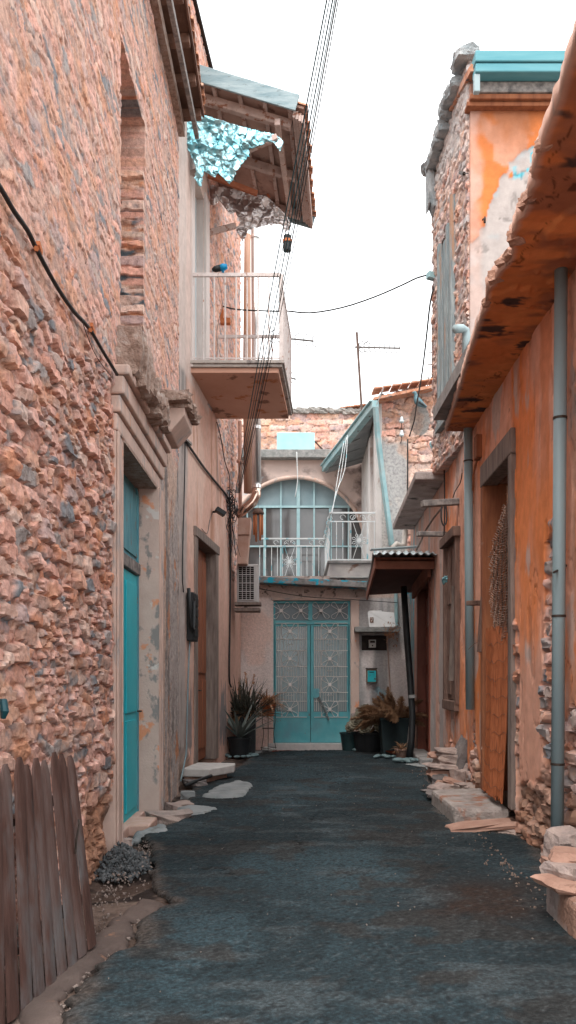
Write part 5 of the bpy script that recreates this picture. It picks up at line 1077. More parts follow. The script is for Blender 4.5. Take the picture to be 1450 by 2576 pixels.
for u_, v_ in ((92, 625), (228, 830)):
    q = MB(); q.beam(aw_(u_ - 6, v_ - 14, .0), aw_(u_ + 2, v_ + 12, .0), .06, .03); q.tube([aw_(u_, v_, 0), aw_(u_, v_, .06)], .014, 6); o = q.build('cable_bracket', mat('rust_orange_iron', [(.40, .12, .04), (.5, .18, .08)], 9) if 'rust_orange_iron' not in bpy.data.materials else bpy.data.materials['rust_orange_iron'], None); tag(o, 'rusty orange bracket holding the thick cable, %s one on the stone wall' % ('upper' if u_ < 100 else 'lower'), 'bracket', 'rusty brackets holding the thick cable')
m_rusto = bpy.data.materials['rust_orange_iron']
cable([aw_(205, 800, .05), aw_(222, 850, .04), aw_(245, 900, .04), aw_(282, 950, .04)], .003, 'thin cable sagging beside the thick one above the door cornice')
cable([aw_(389, 1030, .1), aw_(397, 1005, .1), aw_(405, 993, .1), aw_(418, 1015, .08), aw_(428, 1035, .05), aw_(442, 1036, .05), bw_(453, 1040), bw_(459, 1060), bw_(459, 1090), bw_(465, 1108)], .014, 'thick looped cable bending over the door cornice to the junction')
cable([bw_(468, 1110), bw_(485, 1135), bw_(515, 1178), bw_(545, 1215), bw_(570, 1245), bw_(578, 1262)], .017, 'dark twisted cable crossing the plaster wall diagonally')
cable([bw_(466, 1112), bw_(465, 1200), bw_(461, 1350), bw_(459, 1440), bw_(462, 1490)], .008, 'thin dark cable dropping straight to the black meter box')
cable([bw_(546, 1062), bw_(556, 1100), bw_(566, 1160), bw_(578, 1200), bw_(578, 1250)], .008, 'black cable dropping from under the balcony to the cable knot')
cable([bw_(579, 1262), bw_(580, 1400), bw_(579, 1560), bw_(577, 1700), bw_(582, 1728)], .016, 'vertical black conduit at the far corner of the plaster house')
q = MB(); q.beam(bw_(455, 1100, .02), bw_(474, 1118, .02), .10, .03); o = q.build('junction_plate', m_wgrey, None); tag(o, 'small grey junction plate where the thick cable meets the plaster wall', 'plate')
# cable knot
q = MB(); rr = random.Random(44)
for k in range(26):
    c = Vector((XB(13.75) + .05, 13.75, P(583, 1262, 13.75).z)) + Vector((rr.uniform(-.02, .10), rr.uniform(-.08, .08), rr.uniform(-.22, .12))); r_ = rr.uniform(.05, .13); a0_ = rr.random() * 6
    q.tube([c + Vector((r_ * .5 * math.cos(a0_ + t * .6), r_ * .3 * math.sin(t), r_ * 1.3 * math.sin(a0_ + t * .6))) for t in range(9)], .0055, 4)
for k in range(9):
    a_ = Vector((XB(13.75) + .04 + rr.uniform(0, .1), 13.75, P(583, 1290, 13.75).z)); q.tube([a_, a_ + Vector((rr.uniform(-.08, .08), 0, -.25)), a_ + Vector((rr.uniform(-.1, .12), .02, -.5 - rr.random() * .3))], .004, 4)
o = q.build('cable_knot', m_cab, None); tag(o, 'messy tangle of black cables at the far corner of the plaster house', 'cable tangle')
# overhead bundle
for k, (u0, u1) in enumerate(((824, -1.2), (830, -.6), (838, 0), (843, .5), (847, .9), (851, 1.4))):
    a = P(u0 + 20, -110, 6.2 + k * .05); b = P(598 + u1 * 4, 1240, 13.7)
    cable([a.lerp(b, t / 8) + Vector((0, 0, -.10 * math.sin(math.pi * t / 8) * (1 if k % 2 else .7))) + Vector((.030 * u1 * math.sin(math.pi * t / 8), 0, 0)) for t in range(9)], .0045 if k % 2 else .0062, 'overhead cable slung down from the top to the cable tangle, %s of the bundle' % ('first', 'second', 'third', 'fourth', 'fifth', 'sixth')[k], m_cabt if k < 4 else m_cab, 'overhead cables running down to the left corner')
q = MB(); c = P(723, 612, 9.9); q.tube([c + Vector((0, 0, .09)), c + Vector((0, 0, -.09))], [.045, .05], 10); cb = thing('cable_joint', 'dark cable joint with orange band on the overhead bundle', 'cable joint', c); q.build('body', m_black, cb)
q = MB(); q.tube([c + Vector((0, 0, .01)), c + Vector((0, 0, .04))], .056, 10); q.build('band', m_rusto, cb)
# cross cable
cable([bw_(560, 770, .02), P(600, 779, 13.3), P(700, 783, 12.9), P(720, 782, 12.8), P(780, 787, 12.5), P(860, 774, 12.1), P(940, 748, 11.7), P(1010, 718, 11.4), P(1050, 699, 11.2), P(1085, 690, 11.05)], .011, 'black cable strung across the lane between the two upper houses')
q = MB(); q.box((XB(13.2), 13.1, 6.9), (XB(13.2) + .16, 13.2, 6.98)); q.box((XB(13.2), 13.12, 6.95), (XB(13.2) + .05, 13.18, 7.12)); o = q.build('cable_bracket', m_rusto, None); tag(o, 'rusty bracket holding the crossing cable behind the balcony rails', 'bracket')
q = MB(); q.beam(P(1076, 692, 11.05), P(1100, 698, 11.1), .09, .09); o = q.build('cable_clamp', m_pipe, None, bevel=.01); tag(o, 'turquoise cable clamp on the corner of the stone ruin', 'clamp')
cable([P(1095, 712, 11.05), P(1083, 760, 11.1), P(1073, 850, 11.6), P(1062, 940, 12.8), P(1050, 1010, 14), P(1042, 1060, 15), P(1030, 1098, 15.25)], .012, 'twisted black cable hanging from the ruin to the stone wing')
cable([P(1097, 712, 11.0), P(1106, 780, 10.98), P(1108, 900, 10.98), P(1115, 1050, 10.95), P(1119, 1250, 10.92), P(1117, 1368, 10.9)], .010, 'long black cable falling down the corner of the ruin')
cable([P(1026, 1105, 15.22), P(1026, 1200, 15.25), P(1024, 1320, 15.28)], .014, 'dark conduit on the grey plaster of the stone wing')
cable([P(1114, 1275, 10.85), P(1090, 1305, 11.2), P(1068, 1340, 11.8), P(1060, 1360, 12.1), P(1048, 1384, 12.3)], .014, 'brown cable sagging from the timber stub to the porch roof', m_greyw)
cable([P(1112, 1262, 10.85), P(1110, 1300, 10.8), P(1116, 1322, 10.8), P(1124, 1310, 10.8), P(1122, 1268, 10.85)], .010, 'black cable loop hanging under the upper timber stub')
cable([P(1163, 1190, 9.6), P(1158, 1215, 9.7), P(1146, 1235, 9.9), P(1140, 1252, 10)], .006, 'short thin cable between rusty nails beside the grey pipe')
cable([P(650, 1480, 15.2), P(760, 1500, 15.2), P(880, 1508, 15.2), P(1000, 1516, 15.2)], .007, 'thin wire crossing the wall above the turquoise gate')
for k, pts in enumerate(([(872, 1100), (855, 1210), (833, 1290)], [(866, 1110), (850, 1200), (842, 1255), (834, 1296)], [(875, 1095), (868, 1180), (846, 1240), (836, 1290)])):
    cable([P(u, v, 16.2 - .3 * i) for i, (u, v) in enumerate(pts)], .007, 'pale string hanging from the turquoise gutter, %s one' % ('straight left', 'kinked', 'right')[k], m_wr, 'pale strings hanging from the gutter')
cable([P(747, 1137, 19.0), P(748, 1170, 19.0), P(749, 1210, 19.0), P(743, 1250, 19.0)], .009, 'pale string hanging in front of the arched window', m_wr)
cable([P(1400, 700, 5.4), P(1415, 780, 5.5)], .002, 'thin wire stub beside the near drainpipe') if False else None

# meter box with loop (left)
mb2 = thing('meter_box', 'black plastic meter box with looped hose on the left plaster wall', 'meter box', bw_(467, 1612, 0))
def bb(mb, Y0, Y1, z0, z1, o0, o1): return bbox(mb, Y0, Y1, z0, z1, o0, o1)
q = MB(); bb(q, 10.55, 10.86, 1.80, 2.42, .01, .10); q.build('case', m_black, mb2, bevel=.015)
q = MB(); 
for k in range(4): bb(q, 10.60, 10.83, 1.86 + k * .13, 1.96 + k * .13, .10, .112)
q.build('ribbed_cover', m_black, mb2, bevel=.004)
q = MB(); q.tube([bpt(10.50, 2.46, .05), bpt(10.48, 2.2, .07), bpt(10.48, 2.0, .08), bpt(10.51, 1.93, .1), bpt(10.56, 1.97, .1), bpt(10.57, 2.3, .1)], .024, 8); q.build('hose', m_black, mb2, smooth=True)
# floodlight
fl_ = thing('floodlight', 'small black floodlight on the plaster wall above the brown door', 'lamp', bw_(533, 1290, 0))
pF = bw_(533, 1288, .0); q = MB(); q.tube([pF, pF + Vector((.10, -.03, 0))], .016, 8); q.build('arm', m_black, fl_)
q = MB(); q.beam(pF + Vector((.07, -.09, .03)), pF + Vector((.20, -.05, -.05)), .12, .07); q.build('head', m_black, fl_, bevel=.006)
cable([pF + Vector((.02, 0, 0)), bw_(528, 1310, .02), bw_(522, 1342, .02), bw_(508, 1330, .02)], .005, 'thin grey lead under the black floodlight', m_wgrey)
# metal flue, poles
m_chrome = mat('shiny_flue_metal', [(.80, .79, .78), (.88, .87, .86)], 2, (1, 1, .3), rough=.34, metal=1, bump=.1, bs=8, dist=.02)
fl2 = thing('flue_pipe', 'shiny metal flue pipe rising beside the plaster house', 'flue', P(605, 1285, 13.9))
q = MB(); q.tube([P(643, 560, 13.9), P(646, 1232, 13.9)], .075, 20); q.build('pipe', m_chrome, fl2, smooth=True)
q = MB(); q.tube([P(646, 1226, 13.9), P(645, 1246, 13.9), P(636, 1264, 13.9), P(620, 1278, 13.9), P(596, 1296, 13.95)], .08, 20); q.build('elbow', mat('copper_toned_metal', [(.60, .42, .34), (.68, .52, .44)], 3, rough=.2, metal=1, bump=.1), fl2, smooth=True)  # elbow metal is darker and more coppery than the straight pipe
for v_ in (600, 1080, 1228):
    q = MB(); p = P(643 + (v_ - 560) / 224, v_, 13.9); q.tube([p, p + Vector((0, 0, .05))], .082, 20); q.build('collar', m_chrome, fl2)
q = MB(); q.tube([P(623, 590, 14.3), P(622, 900, 14.3), P(625, 1240, 14.3)], [.055, .07, .075], 12); o = q.build('wooden_pole', mat('orange_pole_wood', [(.38, .20, .13), (.56, .36, .27)], 4, (4, 4, .4), bump=.4), None, smooth=True); tag(o, 'tall bare wooden pole standing beside the shiny flue', 'pole')
q = MB(); q.tube([P(604, 1060, 14.25), P(605, 1290, 14.2)], .032, 10); q.tube([P(598, 1160, 14.2), P(610, 1164, 14.15)], .03, 8); o = q.build('rusty_pipe', mat('pinkish_iron_pipe', [(.42, .22, .16), (.54, .32, .25)], 6), None, smooth=True); tag(o, 'thin pink painted iron pipe left of the wooden pole', 'pipe')
# corbel, chime, AC
q = MB(); q.prism([P(598, 1345, 13.9), P(628, 1345, 13.9), P(632, 1302, 13.9), P(600, 1302, 13.9)], (0, .45, 0)); q.prism([P(597, 1418, 13.95), P(622, 1418, 13.95), P(628, 1345.5, 13.95), P(598, 1345.5, 13.95)], (0, .35, 0)); o = q.build('corbel', mat('orange_corbel', [(.42, .24, .18), (.54, .38, .32)], 4, bump=.8), None, bevel=.01); tag(o, 'stubby concrete corbel jutting out above the air conditioner', 'corbel')
ch = thing('wind_chime', 'bamboo wind chime with brown dome hanging by the corner', 'wind chime', P(650, 1355, 13.6))
cc = P(650, 1290, 13.6); q = MB(); q.lathe(cc, [(.095, -.02), (.09, .015), (.06, .055), (.02, .075), (.005, .08)], 16); q.build('dome', m_dbrown, ch, smooth=True)
m_bam = mat('orange_bamboo', [(.38, .12, .05), (.52, .20, .09)], 6, (4, 4, .6))
for k in range(6):
    a = k * math.pi / 3; p = cc + Vector((.068 * math.cos(a), .068 * math.sin(a), 0)); L_ = .32 + .05 * (k % 3); q = MB(); q.tube([p + Vector((0, 0, -.04)), p + Vector((0, 0, -.04 - L_))], .016, 8); q.build('bamboo_tube', m_bam, ch, smooth=True)
q = MB(); q.tube([cc + Vector((0, 0, -.02)), cc + Vector((0, 0, -.5))], .003, 4); q.tube([cc + Vector((0, 0, .08)), cc + Vector((0, 0, .3))], .003, 4); q.build('cord', m_iron, ch)
ac = thing('air_conditioner', 'grey outdoor air conditioner unit on a bracket left of the gate', 'air conditioner', P(622, 1520, 14.2))
ax0, ax1, az0, az1 = fx(596, 14.2), fx(651, 14.2), fz(1515, 14.2), fz(1419, 14.2)
m_acs = mat('ac_casing', [(.42, .40, .40), (.50, .48, .47)], 2, rough=.5, bump=.05)
q = MB(); q.box((ax0, 14.2, az0), (ax1, 14.55, az1)); q.build('casing', m_acs, ac, bevel=.015)
q = MB(); q.box((ax0 + .03, 14.188, az0 + .04), (ax1 - .075, 14.199, az1 - .04)); q.build('dark_vent', m_dark, ac)
q = MB()
for k in range(5): x_ = ax0 + .03 + (ax1 - ax0 - .105) * k / 4; q.tube([(x_, 14.18, az0 + .04), (x_, 14.18, az1 - .04)], .006, 4)
for k in range(5): z_ = az0 + .04 + (az1 - az0 - .08) * k / 4; q.tube([(ax0 + .03, 14.178, z_), (ax1 - .075, 14.178, z_)], .008, 4)
for k in range(17): z_ = az0 + .04 + (az1 - az0 - .08) * k / 16; q.tube([(ax0 + .03, 14.182, z_), (ax1 - .075, 14.182, z_)], .003, 4)
q.build('grille', m_acs, ac)
q = MB(); q.box((ax0 - .04, 14.15, az0 - .05), (ax1 + .04, 14.5, az0 - .002)); q.box((ax0 - .04, 14.2, az0 - .15), (ax1 + .02, 14.6, az0 - .09)); q.box((ax0 + .12, 14.3, az0 - .09), (ax0 + .17, 14.5, az0 - .05)); q.build('bracket', m_greyw, ac, bevel=.006)

# plants
m_leafd = mat('dark_leaf', [(.030, .034, .028), (.075, .070, .055)], 6, rough=.5, bump=0)
m_leafg = mat('grey_green_leaf', [(.10, .13, .12), (.20, .22, .20)], 4, rough=.45, bump=0)
m_leafo = mat('dry_leaf', [(.30, .13, .06), (.52, .28, .16)], 8, rough=.6, bump=0)
m_leafb = mat('brown_fern_leaf', [(.16, .085, .045), (.30, .17, .095)], 9, rough=.7, bump=0)
m_succ = mat('succulent_leaf', [(.08, .07, .05), (.20, .18, .13)], 6, rough=.5, bump=0)
m_terr = mat('terracotta_plastic', [(.42, .10, .03), (.52, .15, .06)], 4, rough=.5, bump=.1)
m_soil = mat('soil', [(.04, .03, .025), (.08, .06, .05)], 20, bump=1)
def blade(q, c, az, el, L_, w_, droop, n=7, th=.25):
    d = Vector((math.cos(az) * math.cos(el), math.sin(az) * math.cos(el), math.sin(el))); p = Vector(c); side_ = Vector((-math.sin(az), math.cos(az), 0)); rows = []
    for i in range(n + 1):
        t = i / n; ww = w_ * (1 - t ** 2.2) * (.75 + .25 * min(1, t * 5)) + .0006; up = side_.cross(d).normalized()
        rows.append((p + side_ * ww, p - up * ww * th * -1, p - side_ * ww)); p = p + d * L_ / n; d = (d + Vector((0, 0, -droop / n))).normalized()
    vs = [v for r_ in rows for v in (r_[0], r_[1], r_[2])]; fs = []
    for i in range(n):
        for k in range(2): fs.append((i * 3 + k, i * 3 + k + 1, i * 3 + 3 + k + 1, i * 3 + 3 + k))
    q.add(vs, fs)
def pot(t, c, r0, r1, h_, mt, sq=False):
    q = MB(); n = 4 if sq else 24
    q.lathe(c, [(r0, 0), (r1, h_ - .03), (r1 + .012, h_ - .03), (r1 + .012, h_), (r1 - .012, h_), (r1 - .02, h_ - .035)], n)
    if sq:
        M_ = Matrix.Rotation(math.radians(45), 3, 'Z'); q.v = [M_ @ (v_ - Vector(c)) + Vector(c) for v_ in q.v]
    q.build('pot', mt, t, smooth=False, bevel=.004); q = MB(); q.tube([Vector(c) + Vector((0, 0, h_ - .05)), Vector(c) + Vector((0, 0, h_ - .034))], (r1 - .022) * (.72 if sq else 1), 16); q.build('soil', m_soil, t)
rr = random.Random(55)
# aloe in black round pot, front left
c = Vector((-.80, 13.75, .03)); t = thing('potted_aloe', 'grey-green aloe in a round black pot among pale pebbles', 'potted plant', c)
pot(t, c, .15, .19, .32, m_black)
q = MB()
for k in range(19): blade(q, c + Vector((0, 0, .30)), k * 2.4, .55 + .6 * rr.random(), .56 + .24 * rr.random(), .038, .35 + .3 * rr.random())
q.build('leaves', m_leafg, t, smooth=True, solid=.004)
# tall spiky plant in square pot behind
c = Vector((-.72, 14.35, .03)); t = thing('spiky_plant', 'tall dark spiky plant with flower stalks in a tall square black pot', 'potted plant', c)
pot(t, c, .22, .24, .68, m_black, True)
q = MB()
for k in range(210): blade(q, c + Vector((rr.uniform(-.16, .16), rr.uniform(-.12, .10), .60)), rr.random() * 6.28, rr.uniform(.35, 1.5), rr.uniform(.35, .80), .017, rr.uniform(.1, 1.1), 5)
q.build('leaves', m_leafd, t, smooth=True, solid=.003)
q = MB()
for k in range(60): blade(q, c + Vector((rr.uniform(-.14, .14), rr.uniform(-.12, .05), .62)), rr.random() * 6.28, rr.uniform(.1, .9), rr.uniform(.25, .5), .016, rr.uniform(.8, 1.6), 5)
q.build('dry_leaves', m_leafb, t, smooth=True, solid=.003)
for (u0, v0, u1, v1) in ((612, 1800, 640, 1695), (622, 1790, 618, 1690), (600, 1800, 602, 1715)):
    q = MB(); a = P(u0, v0, 14.35); b = P(u1, v1, 14.3); q.tube([a, a.lerp(b, .5) + Vector((.02, 0, 0)), b], .006, 5)
    for k in range(22): p = b + Vector((0, 0, -.18 * rr.random())); q.tube([p, p + Vector((rr.uniform(-.03, .03), rr.uniform(-.03, .03), rr.uniform(-.02, .01)))], .006, 4)
    q.build('flower_stalk', m_leafo, t)
# spider plant on stand
c = Vector((fx(676, 14.7), 14.7, .035)); t = thing('plant_stand', 'thin black wire plant stand with curved legs on white pebbles', 'stand', c)
zt_ = fz(1800, 14.7)
for k in range(3):
    a = k * 2.09 + .5; q = MB(); q.tube([c + Vector((.15 * math.cos(a), .15 * math.sin(a), 0)), c + Vector((.10 * math.cos(a), .10 * math.sin(a), .3)), c + Vector((.13 * math.cos(a), .13 * math.sin(a), .52)), c + Vector((.14 * math.cos(a), .14 * math.sin(a), .86))], .006, 5); q.build('leg', m_iron, t)
for hh, r_ in ((.06, .14), (.40, .11), (.62, .13)):
    q = MB(); q.tube([c + Vector((r_ * math.cos(2 * math.pi * k / 20), r_ * math.sin(2 * math.pi * k / 20), hh)) for k in range(21)], .005, 4, False); q.build('ring', m_iron, t)
cp_ = c + Vector((0, 0, .62)); t = thing('spider_plant', 'spider plant with dry orange leaves in a terracotta pot on the wire stand', 'potted plant', cp_)
pot(t, cp_, .095, .128, .20, m_terr)
q = MB()
for k in range(110): blade(q, cp_ + Vector((rr.uniform(-.05, .05), rr.uniform(-.05, .05), .17)), rr.random() * 6.28, rr.uniform(.2, 1.3), rr.uniform(.26, .46), .016, rr.uniform(.9, 2.3), 7)
q.build('leaves', m_leafo, t, smooth=True, solid=.002)
# pebbles
def pebbles(cx, cy, rx, ry, n, mt, lab, grp, r0=.035, r1=.06, ring=True):
    for k in range(n):
        a = k * 2 * math.pi / n + rr.uniform(-.2, .2); d = rr.uniform(.8, 1.15) if ring else rr.random() ** .5
        r_ = rr.uniform(r0, r1); q = MB(); q.lathe((0, 0, 0), [(r_ * math.sin(math.pi * i / 8) * (1 if 0 < i < 8 else .02) + .0005, -r_ * math.cos(math.pi * i / 8)) for i in range(9)], 12)
        az_ = rr.random() * 3; M_ = Matrix.Rotation(az_, 3, 'Z') @ Matrix.Diagonal((1.35, .9, .5)); p = Vector((cx + rx * d * math.cos(a), cy + ry * d * math.sin(a), .035 + r_ * .45 + (0 if ring else rr.uniform(0, .03)))); q.v = [M_ @ v_ + p for v_ in q.v]
        o = q.build('pebble', mt, None, smooth=True); tag(o, lab, 'pebble', grp)
m_peb = mat('blue_grey_pebble', [(.09, .14, .15), (.15, .21, .22)], 5, rough=.6, bump=.1)
m_pebw = mat('white_pebble', [(.50, .48, .46), (.62, .60, .58)], 5, rough=.6, bump=.1)
pebbles(-.80, 13.72, .27, .26, 15, m_peb, 'smooth blue-grey pebble ringing the round black aloe pot', 'pebbles round the aloe pot')
pebbles(c.x, 14.68, .13, .10, 13, m_pebw, 'smooth white pebble between the legs of the wire plant stand', 'white pebbles under the plant stand', .035, .055, False)
pebbles(1.86, 12.75, .20, .14, 14, m_peb, 'smooth blue-grey pebble by the foot of the black pipe', 'pebbles by the black pipe', .045, .075, False)
pebbles(1.55, 13.5, .14, .10, 5, m_peb, 'smooth blue-grey pebble under the square planter legs', 'pebbles by the planter', .04, .06)
pebbles(1.38, 14.75, .25, .04, 5, m_peb, 'pale pebble in front of the succulent pot', 'pebbles by the succulent pot', .03, .05)
# right pots
c = Vector((fx(880, 14.9), 14.9, .03)); t = thing('empty_pot', 'small dark green plastic pot in front of the gate corner', 'pot', c); pot(t, c, .13, .17, .32, mat('dark_green_plastic', [(.010, .028, .030), (.018, .042, .045)], 3, rough=.5))
q = MB()
for k in range(6): blade(q, c + Vector((0, 0, .29)), k, 1.3, .08, .004, .1, 3)
q.build('sprigs', m_leafd, t, solid=.002)
c = Vector((fx(928, 14.75), 14.75, .03)); t = thing('succulent_pot', 'round pale green rosette succulents overflowing a dark pot right of the gate', 'potted plant', c); pot(t, c, .24, .28, .34, m_black)
def rosette(q, c, r_, tilt):
    M_ = Euler(tilt).to_matrix()
    for ring_, (n, el, L_) in enumerate(((5, 1.2, .35), (7, .95, .55), (9, .65, .8), (11, .35, 1.0), (12, .05, 1.05))):
        for k in range(n):
            az = k * 6.283 / n + ring_ * .4; d = Vector((math.cos(az) * math.cos(el), math.sin(az) * math.cos(el), math.sin(el))); s_ = Vector((-math.sin(az), math.cos(az), 0)); L2 = L_ * r_; u_ = d.cross(s_)
            pts_ = [Vector((0, 0, 0)) + s_ * .02 * r_, d * L2 * .55 + s_ * .24 * r_ * L_, d * L2 * .9 + s_ * .2 * r_ * L_, d * L2 + Vector((0, 0, .05 * r_)), d * L2 * .9 - s_ * .2 * r_ * L_, d * L2 * .55 - s_ * .24 * r_ * L_, -s_ * .02 * r_]
            q.add([M_ @ p_ + c for p_ in pts_], [tuple(range(7))])
q = MB()
for k in range(26):
    a = rr.random() * 6.28; d = rr.random() ** .5; x_ = .34 * d * math.cos(a); y_ = .26 * d * math.sin(a); z_ = .36 + .36 * (1 - d * d) + rr.uniform(-.04, .04) - .05 * d
    rosette(q, c + Vector((x_, y_, z_)), rr.uniform(.10, .15), (-y_ * 2.4 + .5, x_ * 2.6, 0))
q.build('rosettes', m_succ, t, solid=.004)
q = MB()
for k in range(16): a = k * .4; q.tube([c + Vector((0, 0, .3)), c + Vector((.25 * math.cos(a), .2 * math.sin(a), .5))], .012, 5)
q.build('stems', m_leafb, t)
c = Vector((fx(990, 14.0), 14.0, .12)); t = thing('fern_planter', 'bushy brown foxtail fern in a square dark planter on legs by the black pipe', 'potted plant', c)
m_pln = mat('dark_planter_wood', [(.010, .018, .020), (.018, .030, .033)], 4, bump=.3)
q = MB(); q.add([c + Vector(p_) for p_ in ((-.19, -.19, 0), (.19, -.19, 0), (.19, .19, 0), (-.19, .19, 0), (-.24, -.24, .54), (.24, -.24, .54), (.24, .24, .54), (-.24, .24, .54))], [(0, 3, 2, 1), (4, 5, 6, 7), (0, 1, 5, 4), (1, 2, 6, 5), (2, 3, 7, 6), (3, 0, 4, 7)]); q.build('box', m_pln, t, bevel=.008)
q = MB(); q.box(tuple(c + Vector((-.245, -.245, .50))), tuple(c + Vector((.245, .245, .545)))); q.build('rim', m_pln, t, bevel=.006)
for sx, sy in ((-1, -1), (1, -1), (-1, 1), (1, 1)):
    q = MB(); q.beam(c + Vector((sx * .20, sy * .20, .5)), c + Vector((sx * .17, sy * .17, -.10)), .04, .04, up=(0, 1, 0)); q.build('leg', m_pln, t)
q = MB()
def frond(q, c, az, el, L_, droop):
    d = Vector((math.cos(az) * math.cos(el), math.sin(az) * math.cos(el), math.sin(el))); p = Vector(c); n = 26
    for i in range(n):
        t_ = i / n; r_ = .10 * math.sin(math.pi * min(1, .12 + t_ * .9)) ** .7 + .006
        for k in range(18):
            v_ = Vector((rr.gauss(0, 1), rr.gauss(0, 1), rr.gauss(0, 1))).normalized(); e = p + v_ * r_ + d * r_ * .6; s_ = d.cross(v_).normalized() * .008
            q.add([p + s_, p - s_, e], [(0, 1, 2)])
        p = p + d * L_ / n; d = (d + Vector((0, 0, -droop / n))).normalized()
for k in range(40): frond(q, c + Vector((rr.uniform(-.1, .1), rr.uniform(-.1, .1), .50)), rr.random() * 6.28 if k > 12 else math.pi + rr.uniform(-.9, .9), rr.uniform(.15, 1.35) if k > 12 else rr.uniform(.1, .8), rr.uniform(.45, .72), rr.uniform(.3, 1.0))
q.build('fronds', m_leafb, t)
q = MB(); q.tube([c + Vector((.05, .1, .5)), P(985, 1790, 14.1), P(978, 1660, 14.2), P(974, 1600, 14.2)], [.02, .018, .015, .012], 6); q.build('cane', mat('cane_wood', [(.28, .20, .17), (.38, .30, .26)], 5), t)
q = MB()
for k in range(110): p = P(986, 1590, 14.2) + Vector((rr.gauss(0, .07), rr.gauss(0, .06), rr.gauss(0, .09) + .0)); blade(q, p, rr.random() * 6, rr.uniform(-.9, .6), .06, .010, .6, 2)
for k in range(12): p = P(974, 1600, 14.2); e_ = P(986 + rr.uniform(-22, 20), 1590 + rr.uniform(-22, 22), 14.2); q.tube([p, e_], .003, 4)
q.build('dry_top_leaves', m_leafo, t, solid=.001)
c = Vector((fx(1010, 13.3), 13.3, .03)); t = thing('small_pot', 'small brown pot with dry twigs at the foot of the black pipe', 'potted plant', c); pot(t, c, .07, .10, .17, m_dbrown)
q = MB()
for k in range(60): blade(q, c + Vector((0, 0, .15)), rr.random() * 6.28, rr.uniform(-.1, 1.2), rr.uniform(.08, .20), .008, 1, 3)
q.build('leaves', m_leafb, t, solid=.002)

# antennas
m_mast = mat('rusty_mast', [(.06, .04, .035), (.12, .075, .06)], 6); m_alu = mat('dull_aluminium', [(.10, .10, .10), (.16, .15, .15)], 6, metal=.3, rough=.5)
def antenna(base, top, a, b, n, lab, refl=False):
    t = thing('tv_antenna', lab, 'antenna', base)
    if base != top:
        q = MB(); q.tube([base, top], .03, 8); q.build('mast', m_mast, t)
    q = MB(); q.tube([a, b], .022, 6); q.build('boom', m_alu, t)
    q = MB(); d = (b - a).normalized()
    for k in range(n):
        p = a.lerp(b, (k + .8) / n)
        for s_ in (-1, 1): q.tube([p, p + Vector((d.x * -.04 + .05, s_ * .03, s_ * .10)), p + Vector((.11, s_ * .03, s_ * .16))], .013, 4)
    q.build('directors', m_alu, t)
    if refl:
        q = MB()
        for s_ in (-1, 1):
            o_ = a + Vector((.12, 0, 0))
            for k in range(7): q.tube([o_ + Vector((.03 * k, 0, s_ * (.02 + .06 * k))), o_ + Vector((.03 * k + .22, 0, s_ * (.06 * k + .10)))], .005, 4)
            for k in range(4): q.tube([o_ + Vector((.07 * k, 0, s_ * .03)), o_ + Vector((.18 + .07 * k, 0, s_ * .46))], .005, 4)
        q.build('reflector', m_alu, t)
Yq = 20.5
antenna(P(911, 1040, Yq), P(898, 836, Yq), P(893, 873, Yq), P(1008, 876, Yq), 9, 'television antenna on a rusty leaning mast above the stone parapet', True)
antenna(P(722, 880, 19), P(722, 880, 19), P(660, 845, 19), P(790, 858, 19), 6, 'long television antenna seen just beyond the white balcony')
antenna(P(700, 940, 22), P(700, 940, 22), P(690, 940, 22), P(745, 954, 22), 4, 'small distant television antenna peeking out behind the balcony slab')
# lattice mast with lamp
lm = thing('lattice_mast', 'rusty lattice mast with a pale glass lamp behind the ruin', 'mast', P(1095, 962, 16))
q = MB()
for u_ in (1088, 1098, 1108): q.tube([P(u_, 965, 16 + (u_ == 1098) * .2), P(u_ + 1, 800, 16 + (u_ == 1098) * .2)], .016, 5)
for k in range(5):
    v0 = 962 - k * 34; q.tube([P(1088, v0, 16), P(1108, v0 - 30, 16)], .009, 4); q.tube([P(1108, v0, 16), P(1088, v0 - 30, 16)], .009, 4)
q.tube([P(1078, 886, 16), P(1110, 886, 16)], .010, 4); q.tube([P(1076, 917, 16), P(1110, 917, 16)], .010, 4); q.tube([P(1084, 815, 16), P(1110, 815, 16)], .014, 4)
q.build('lattice', m_mast, lm)
q = MB(); p = P(1099, 796, 16); q.lathe(p, [(.06, 0), (.09, .06), (.08, .2), (.05, .34), (.02, .42), (.004, .44)], 14); q.build('lamp_glass', mat('pale_lamp_glass', [(.5, .62, .66)], 2, rough=.2, bump=0), lm, smooth=True)
# small shrub on hill behind
sh = thing('shrub', 'small grey-green shrub peeking over the stone wing roof', 'shrub', P(1096, 985, 17)); q = MB()
for k in range(500): p = P(1096, 968, 17) + Vector((rr.gauss(0, .14), rr.gauss(0, .14), rr.gauss(0, .08))); blade(q, p, rr.random() * 6, rr.uniform(-1, 1.4), .05, .012, .3, 2)
q.build('crown', m_leafg, sh, solid=.001); q = MB(); q.tube([P(1096, 1010, 17), P(1096, 970, 17)], [.03, .015], 6); q.build('trunk', m_wgrey, sh)
